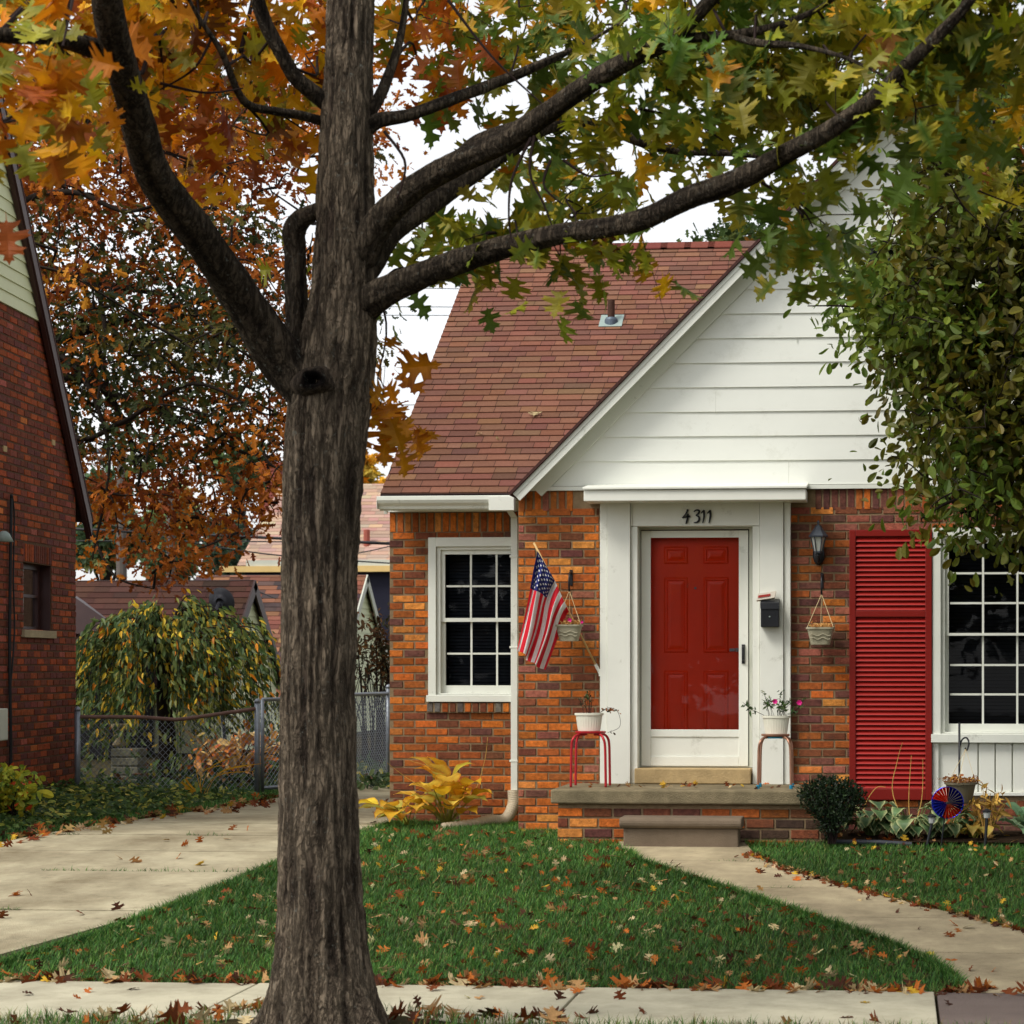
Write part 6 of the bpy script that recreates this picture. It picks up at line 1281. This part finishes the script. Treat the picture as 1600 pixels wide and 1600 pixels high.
for k, (ex, ey, ew) in enumerate(((408, 1193, 1), (375, 1180, .8), (350, 1195, .7), (300, 1216, .8), (330, 1150, .4), (395, 1205, .6), (288, 1225, .9), (296, 1238, 1.0))):
    tpt = at(ex, ey, np.dot(q, fwd)+random.uniform(-.1, .3)); P = spline([q+[random.uniform(-.06, .06), 0, 0], q*.5+tpt*.5+[-.1, 0, .10], tpt], 14); bs2 = len(V)
    for i in range(14): w = .022*ew*math.sin(math.pi*min(1, (i+1.5)/15)); sd_ = np.array([.5, -.5, .6]); V += [P[i]-sd_*w, P[i]+[0, .01, -.004], P[i]+sd_*w]; C += [jit(S(222, 170, 50), .05)]*3
    for i in range(13):
        for j in range(2): F.append((bs2+i*3+j, bs2+i*3+j+1, bs2+i*3+4+j, bs2+i*3+3+j))
link('foliage', raw_mesh('foliage', np.array(V)-q, np.array(F).ravel(), [4]*len(F), M['leaf'], None, np.array(C), True), e)
q = at(195, 1210, 25.5); b = MB(); hx = q[0]
for i in range(4): b.box(hx-.17+random.uniform(-.01, .01), hx+.16, q[1], q[1]+.3, .0+i*.105+.004, .10+i*.105)
tag(b.build('stone_pier', mat('grey_block', S(118, 116, 100), .9, .25, 9, .5, 40), base=(hx, q[1], 0), bevel=.012), 'short pier of grey stone blocks behind the fence', 'stone pier')
b = MB(); q2 = at(186, 1150, 25.8); b.lathe((q2[0], q2[1], .43), [(.07, 0), (.08, .03), (.045, .07), (.06, .18), (.10, .26), (.085, .27)], 14); tag(b.build('garden_urn', M['concrete'], base=(q2[0], q2[1], .43), smooth=True), 'pale garden urn standing on the grey stone pier', 'urn')
q = onG(6, 1290); e = empty('yellow_shrub', q, 'yellow-green shrub with a few red leaves at the left edge', 'shrub'); b = MB(); P1 = stems(b, q, 34, .2, .5, .17, .005, 15, droop=.2); b.build('stem', M['twig'], e)
leaves_on('foliage', P1, 34, OVAL, .07, [S(206, 196, 62), S(170, 178, 60), S(110, 132, 52), S(200, 80, 36)], M['leaf'], e, w=[4, 4, 3, .6], spread=.05)

# ================================================================ LAWN, GROUND COVER, FALLEN LEAVES
def on_paving(X, Y):
    m = inpoly(X, Y, WALK) | ((Y > SY0) & (Y < SY1)) | ((X > DRL(Y)) & (X < DRR(Y)) & (Y > SY1))
    m |= (X > Xg0-.0) & (Y > YG) | (X > Xm0) & (Y > YM) | (X > PX0+.05) & (X < PX1) & (Y > PYF+.06) | (X > sxa) & (X < sxb) & (Y > 16.82) & (Y < 17.4)
    m |= (X > XB0-.05) & (Y > 17.05); 
    return m
def blades(name, X, Y, Z, h, pal_, w, label, lean=.5, wd=.0052):
    n = len(X); a = RNG.random(n)*2*np.pi; d = np.stack([np.cos(a)*lean*RNG.random(n), np.sin(a)*lean*RNG.random(n), np.ones(n)], -1); nn = np.stack([np.cos(a+.3), np.sin(a+.3), np.zeros(n)], -1)
    sc = np.stack([wd/.06*(.7+.6*RNG.random(n)), h, h], -1)*1.0; tv = [(-.03, 0, 0), (.03, 0, 0), (.022, .55, .10), (-.022, .55, .10), (0, 1, .42)]
    y = norm(d); z = norm(nn-y*np.sum(nn*y, -1, keepdims=True)); x = np.cross(y, z); R = np.stack([x*sc[:, :1], y*sc[:, 1:2], z*sc[:, 2:]], -1)
    C = pick(pal_, n, w, .14); pt = vnoise(np.stack([X*.9, Y*.9, X*0], -1), 5); pt2 = vnoise(np.stack([X*.35+4, Y*.35, X*0], -1), 6); C = C*(.45+.55*pt+.5*pt2)[:, None]
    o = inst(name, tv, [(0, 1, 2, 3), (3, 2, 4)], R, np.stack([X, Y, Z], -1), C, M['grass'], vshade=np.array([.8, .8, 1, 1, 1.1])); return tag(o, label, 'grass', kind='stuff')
def sample(x0, x1, y0, y1, dens, keep):
    n = int((x1-x0)*(y1-y0)*dens); X = RNG.uniform(x0, x1, n); Y = RNG.uniform(y0, y1, n); k = keep(X, Y) & ~on_paving(X, Y); return X[k], Y[k]
inview = lambda X, Y: (lambda z, px: (px > -150) & (px < 2150) & (z > 6))(X*fwd[0]+Y*fwd[1], PPX+FPX*(X*rgt[0]+Y*rgt[1])/(X*fwd[0]+Y*fwd[1]))
GP = [S(64, 106, 44), S(82, 126, 52), S(52, 90, 42), S(106, 142, 62), S(134, 138, 78)]; GW = [4, 3.4, 3, 1.4, .7]
X, Y = sample(-5.6, 5.2, SY1-.03, 19.0, 4200, lambda X, Y: inview(X, Y)); h = .052*(.6+.7*RNG.random(len(X))); blades('front_lawn', X, Y, gz(X, Y)-.012, h, GP, GW, 'green lawn blades covering the ground in front of the house')
X, Y = sample(-5.2, 2.2, 9.1, SY0+.03, 2600, lambda X, Y: inview(X, Y) & ((X-TREE[0])**2+(Y-TREE[1])**2 > .22) & (RNG.random(len(X)) < .25+.9*vnoise(np.stack([X*2.2, Y*2.2, X*0], -1), 8)*np.clip(np.hypot(X-TREE[0], Y-TREE[1])/1.6, .25, 1)))
h = .065*(.5+.8*RNG.random(len(X))); blades('verge_grass', X, Y, gz(X, Y)-.012, h, GP+[S(120, 104, 62)], [3, 2, 2, 1.4, 1.4, 2.2], 'patchy grass of the verge around the street tree')
X, Y = sample(-9.0, -4.2, 13, 29, 1300, lambda X, Y: inview(X, Y) & (X*rgt[0]+Y*rgt[1] > NX-.0*X)); h = .07*(.5+.8*RNG.random(len(X))); blades('side_grass', X, Y, gz(X, Y)-.012, h, GP, GW, 'rough grass between the driveway and the neighbour house', wd=.008)
# edges where grass leans over the paving
def edge_grass(f, y0, y1, n, side):
    Y = RNG.uniform(y0, y1, n); X = f(Y)+side*np.abs(RNG.normal(size=n))*.035; h = .06*(.5+RNG.random(n)); return X, Y, h
ex = [edge_grass(DRR, 11.9, 17.6, 6500, .8), edge_grass(lambda Y: np.interp(Y, WLw[::-1, 1] if WLw[0, 1] > WLw[-1, 1] else WLw[:, 1], WLw[::-1, 0] if WLw[0, 1] > WLw[-1, 1] else WLw[:, 0]), 11.9, 16.6, 6000, -.8), edge_grass(lambda Y: np.interp(Y, WRw[::-1, 1], WRw[::-1, 0]), 12.5, 16.6, 4500, .8)]
X = np.concatenate([e_[0] for e_ in ex]); Y = np.concatenate([e_[1] for e_ in ex]); h = np.concatenate([e_[2] for e_ in ex]); blades('edge_grass', X, Y, gz(X, Y)-.006, h, GP, GW, 'longer grass along the edges of the path and driveway', lean=.8)
# ivy-like ground cover at the neighbour's foot
n = 9000; Y = RNG.uniform(14.5, 22.6, n); X0 = (NX-rgt[1]*Y)/rgt[0]+.05; wdt = np.clip(DRL(Y)-.35-X0, .2, 2); X = X0+wdt*RNG.random(n)**1.25; z = .02+.16*RNG.random(n)*(1-((X-X0)/wdt))+.03
inst('ground_cover', OVAL[0], OVAL[1], frames(RNG.normal(size=(n, 3))*[1, 1, .3], norm(RNG.normal(size=(n, 3))*.5+[0, -.4, 1]), .06*(1+.3*RNG.normal(size=n))), np.stack([X, Y, gz(X, Y)+z], -1), pick([S(60, 84, 44), S(96, 120, 56), S(160, 164, 76), S(76, 98, 50), S(190, 184, 86)], n, [4, 3, 1.6, 3, 1]), M['leaf']); tag(bpy.data.objects['ground_cover'], 'low leafy ground cover along the foot of the neighbour wall', 'ground cover', kind='stuff')
n = 4200; X = RNG.uniform(-9.4, -4.6, n); Y = RNG.uniform(23.6, 30, n); z = RNG.random(n)*.22*vnoise(np.stack([X*2, Y*2, X*0], -1), 3)
o_ = inst('yard_plants', OVAL[0], OVAL[1], frames(RNG.normal(size=(n, 3)), norm(RNG.normal(size=(n, 3))*.6+[0, -.4, 1]), .10*(1+.3*RNG.normal(size=n))), np.stack([X, Y, z+.02], -1), pick([S(44, 64, 38), S(70, 92, 50), S(100, 116, 70), S(160, 150, 60), S(90, 60, 36)], n, [4, 3, 2, .7, .8]), M['leaf']); tag(o_, 'dark low plants and weeds in the yard behind the fence', 'weeds', kind='stuff')
# weeds in the driveway joints
X, Y = [], []
for yj in dy[1:5]:
    k = 420; xx = RNG.uniform(-8, -4.6, k); kk = vnoise(np.stack([xx*2.5, xx*0+yj*3, xx*0], -1), 9) > .62; X.append(xx[kk]); Y.append(np.full(kk.sum(), yj)+RNG.normal(size=kk.sum())*.012)
for yj in wy[1:3]:
    xx = RNG.uniform(-2, 0.3, 160); kk = inpoly(xx, np.full(160, yj), WALK) & (vnoise(np.stack([xx*4, xx*0+yj, xx*0], -1), 2) > .55); X.append(xx[kk]); Y.append(np.full(kk.sum(), yj))
X, Y = np.concatenate(X), np.concatenate(Y); blades('joint_weeds', X, Y, gz(X, Y)+.005, .035*(.5+RNG.random(len(X))), GP, GW, 'thin weeds growing in the joints of the concrete', lean=1.2)

# fallen leaves: 300 nearest-looking ones are separate, the rest one litter
LC = {'rust brown': S(112, 58, 28), 'orange': S(172, 96, 38), 'tan': S(166, 128, 84), 'pale cream': S(188, 168, 126), 'yellow': S(196, 156, 50), 'dark brown': S(72, 42, 28)}
LN = list(LC); lw = [5, 2.4, 3.2, 2.2, .8, 2.4]
pts = []      # x, y, place, flatness, size
def drop(n, f, place, sz=.13, lift=.03):
    for _ in range(n):
        x, y = f(); pts.append((x, y, place, lift, sz*random.uniform(.65, 1.2)))
def lawn_pt():
    while True:
        x, y = random.uniform(-5.4, .9), random.uniform(SY1, 17.9)
        if not on_paving(np.array([x]), np.array([y]))[0] and x < np.interp(y, WLw[::-1, 1], WLw[::-1, 0]) and x > DRR(y): return x, y
def lawnr_pt():
    while True:
        x, y = random.uniform(-.4, 2.9), random.uniform(12.5, 17.0)
        if x > np.interp(y, WRw[::-1, 1], WRw[::-1, 0]): return x, y
drop(420, lawn_pt, 'on the front lawn', .085, .03); drop(620, lawn_pt, 'on the front lawn', .05, .034); drop(520, lawnr_pt, 'on the small lawn right of the path', .045, .034)
drop(210, lambda: (random.uniform(-5.4, 1.0), SY1+random.gauss(.02, .055)), 'along the lawn edge of the pavement', .125, .025)
drop(34, lambda: (random.uniform(-5.4, 2.0), random.uniform(SY0+.05, SY1)), 'on the pavement slabs', .085, .02)
drop(340, lambda: (lambda y: (float(np.interp(y, WRw[::-1, 1], WRw[::-1, 0]))-abs(random.gauss(0, .07))+.03, y))(random.uniform(12.3, 16.5)), 'along the right edge of the path', .055, .02)
drop(28, lambda: (lambda y: (float(np.interp(y, WLw[::-1, 1], WLw[::-1, 0]))+random.uniform(0, 1), y))(random.uniform(12.0, 16.4)), 'on the front path', .07, .02)
drop(170, lambda: (lambda y: (float(DRL(y))+random.gauss(0, .16), y))(random.uniform(15, 22.3)), 'along the left edge of the driveway', .10, .03)
drop(50, lambda: (lambda y: (random.uniform(float(DRL(y)), float(DRR(y))), y))(random.uniform(13, 22)), 'on the driveway', .09, .025)
drop(190, lambda: (random.uniform(-4.9, 1.6), random.uniform(9.6, SY0+.02)), 'on the grass verge by the street tree', .13, .04)
drop(34, lambda: (random.uniform(PX0+.1, PX1-.1), random.uniform(PYF+.15, YG-.15)), 'on the porch slab', .05, .02)
drop(60, lambda: (random.uniform(XB0, XB0+2.4), random.uniform(17.1, 17.6)), 'in the hosta bed', .09, .05)
def gzz(x, y, pl_): return SLT+.006 if 'porch' in pl_ else float(gz(x, y))+(.016 if ('pavement slabs' in pl_ or 'path' in pl_ or 'driveway' in pl_) else 0)
variants = {}
for cn in LN:
    for t in range(4):
        tv, tf = OAKS[t]; tv = np.array(tv)-[0, .45, 0]; C = np.tile(np.clip(np.array(LC[cn])*(1+random.gauss(0, .08)), .002, 1), (len(tv), 1)); variants[cn, t] = raw_mesh('fallen_leaf', tv, [i for f in tf for i in f], [len(f) for f in tf], M['dleaf'], None, C)
def place_ok(p): 
    q = proj(np.array([[p[0], p[1], gzz(p[0], p[1], p[2])]]))[0]; return -5 < q[0] < 1605 and q[1] < 1604, q
vis = []
for p in pts:
    ok, q = place_ok(p)
    if ok: vis.append((p[4]/q[2], p))
vis.sort(key=lambda t: -t[0]); lit = {c: [] for c in LN}
for i, (_, p) in enumerate(vis):
    cn = random.choices(LN, lw)[0]; t = random.randrange(4); z = gzz(p[0], p[1], p[2])+p[3]*random.uniform(.2, 1)
    rot = Matrix.Rotation(random.uniform(0, 6.28), 4, 'Z') @ Matrix.Rotation(random.gauss(0, .55), 4, 'X') @ Matrix.Rotation(random.gauss(0, .55), 4, 'Y')
    if i < 298:
        o = link('fallen_leaf', variants[cn, t]); o.matrix_world = Matrix.Translation((p[0], p[1], z)) @ rot @ Matrix.Scale(p[4], 4)
        tag(o, f'{cn} fallen oak leaf lying {p[2]}', 'fallen leaf', 'fallen oak leaves')
    else: lit[cn].append((p[0], p[1], z, p[4], rot))
allr, allp, allc = [], [], []
for cn in LN:
    for x, y, z, s_, rot in lit[cn]: allr.append(np.array(rot.to_3x3())*s_); allp.append((x, y, z)); allc.append(jit(LC[cn], .12))
tv = np.array(OAKS[1][0])-[0, .45, 0]; o_ = inst('leaf_litter', tv, OAKS[1][1], np.array(allr), np.array(allp), np.array(allc), M['dleaf']); tag(o_, 'scattered small and far fallen leaves over lawn, path and driveway', 'fallen leaves', kind='stuff'); print('leaves on the ground', len(vis), len(allp))
q = onG(836, 1590) if True else 0; q = np.array([at(836, 1600, 10.0)[0], at(836, 1600, 10.0)[1], SZ]); b = MB(); b.tube(spline([q-[0, 0, .02], q+[.01, 0, .07], q+[-.02, 0, .16]], 8), [.004-.0004*i for i in range(8)], 5); tag(b.build('twig_sprout', M['twig'], base=q), 'thin bare twig standing up from the verge grass', 'twig')
# bits of debris on the roof
for i, (px, py) in enumerate(((836, 650), (655, 698), (778, 690), (750, 681))):
    p = on_roof(px, py)+nv*.03; o = link('roof_leaf', variants['pale cream', i % 4]); o.matrix_world = Matrix.Translation(p) @ Matrix.Rotation(i*1.3, 4, 'Z') @ Matrix.Rotation(.6, 4, 'X') @ Matrix.Scale([.13, .11, .05, .04][i], 4); tag(o, ['pale fallen leaf in the middle of the roof', 'pale fallen leaf near the left edge of the roof', 'tiny pale leaf scrap below the middle of the roof', 'tiny pale leaf scrap left of the roof centre'][i], 'fallen leaf')
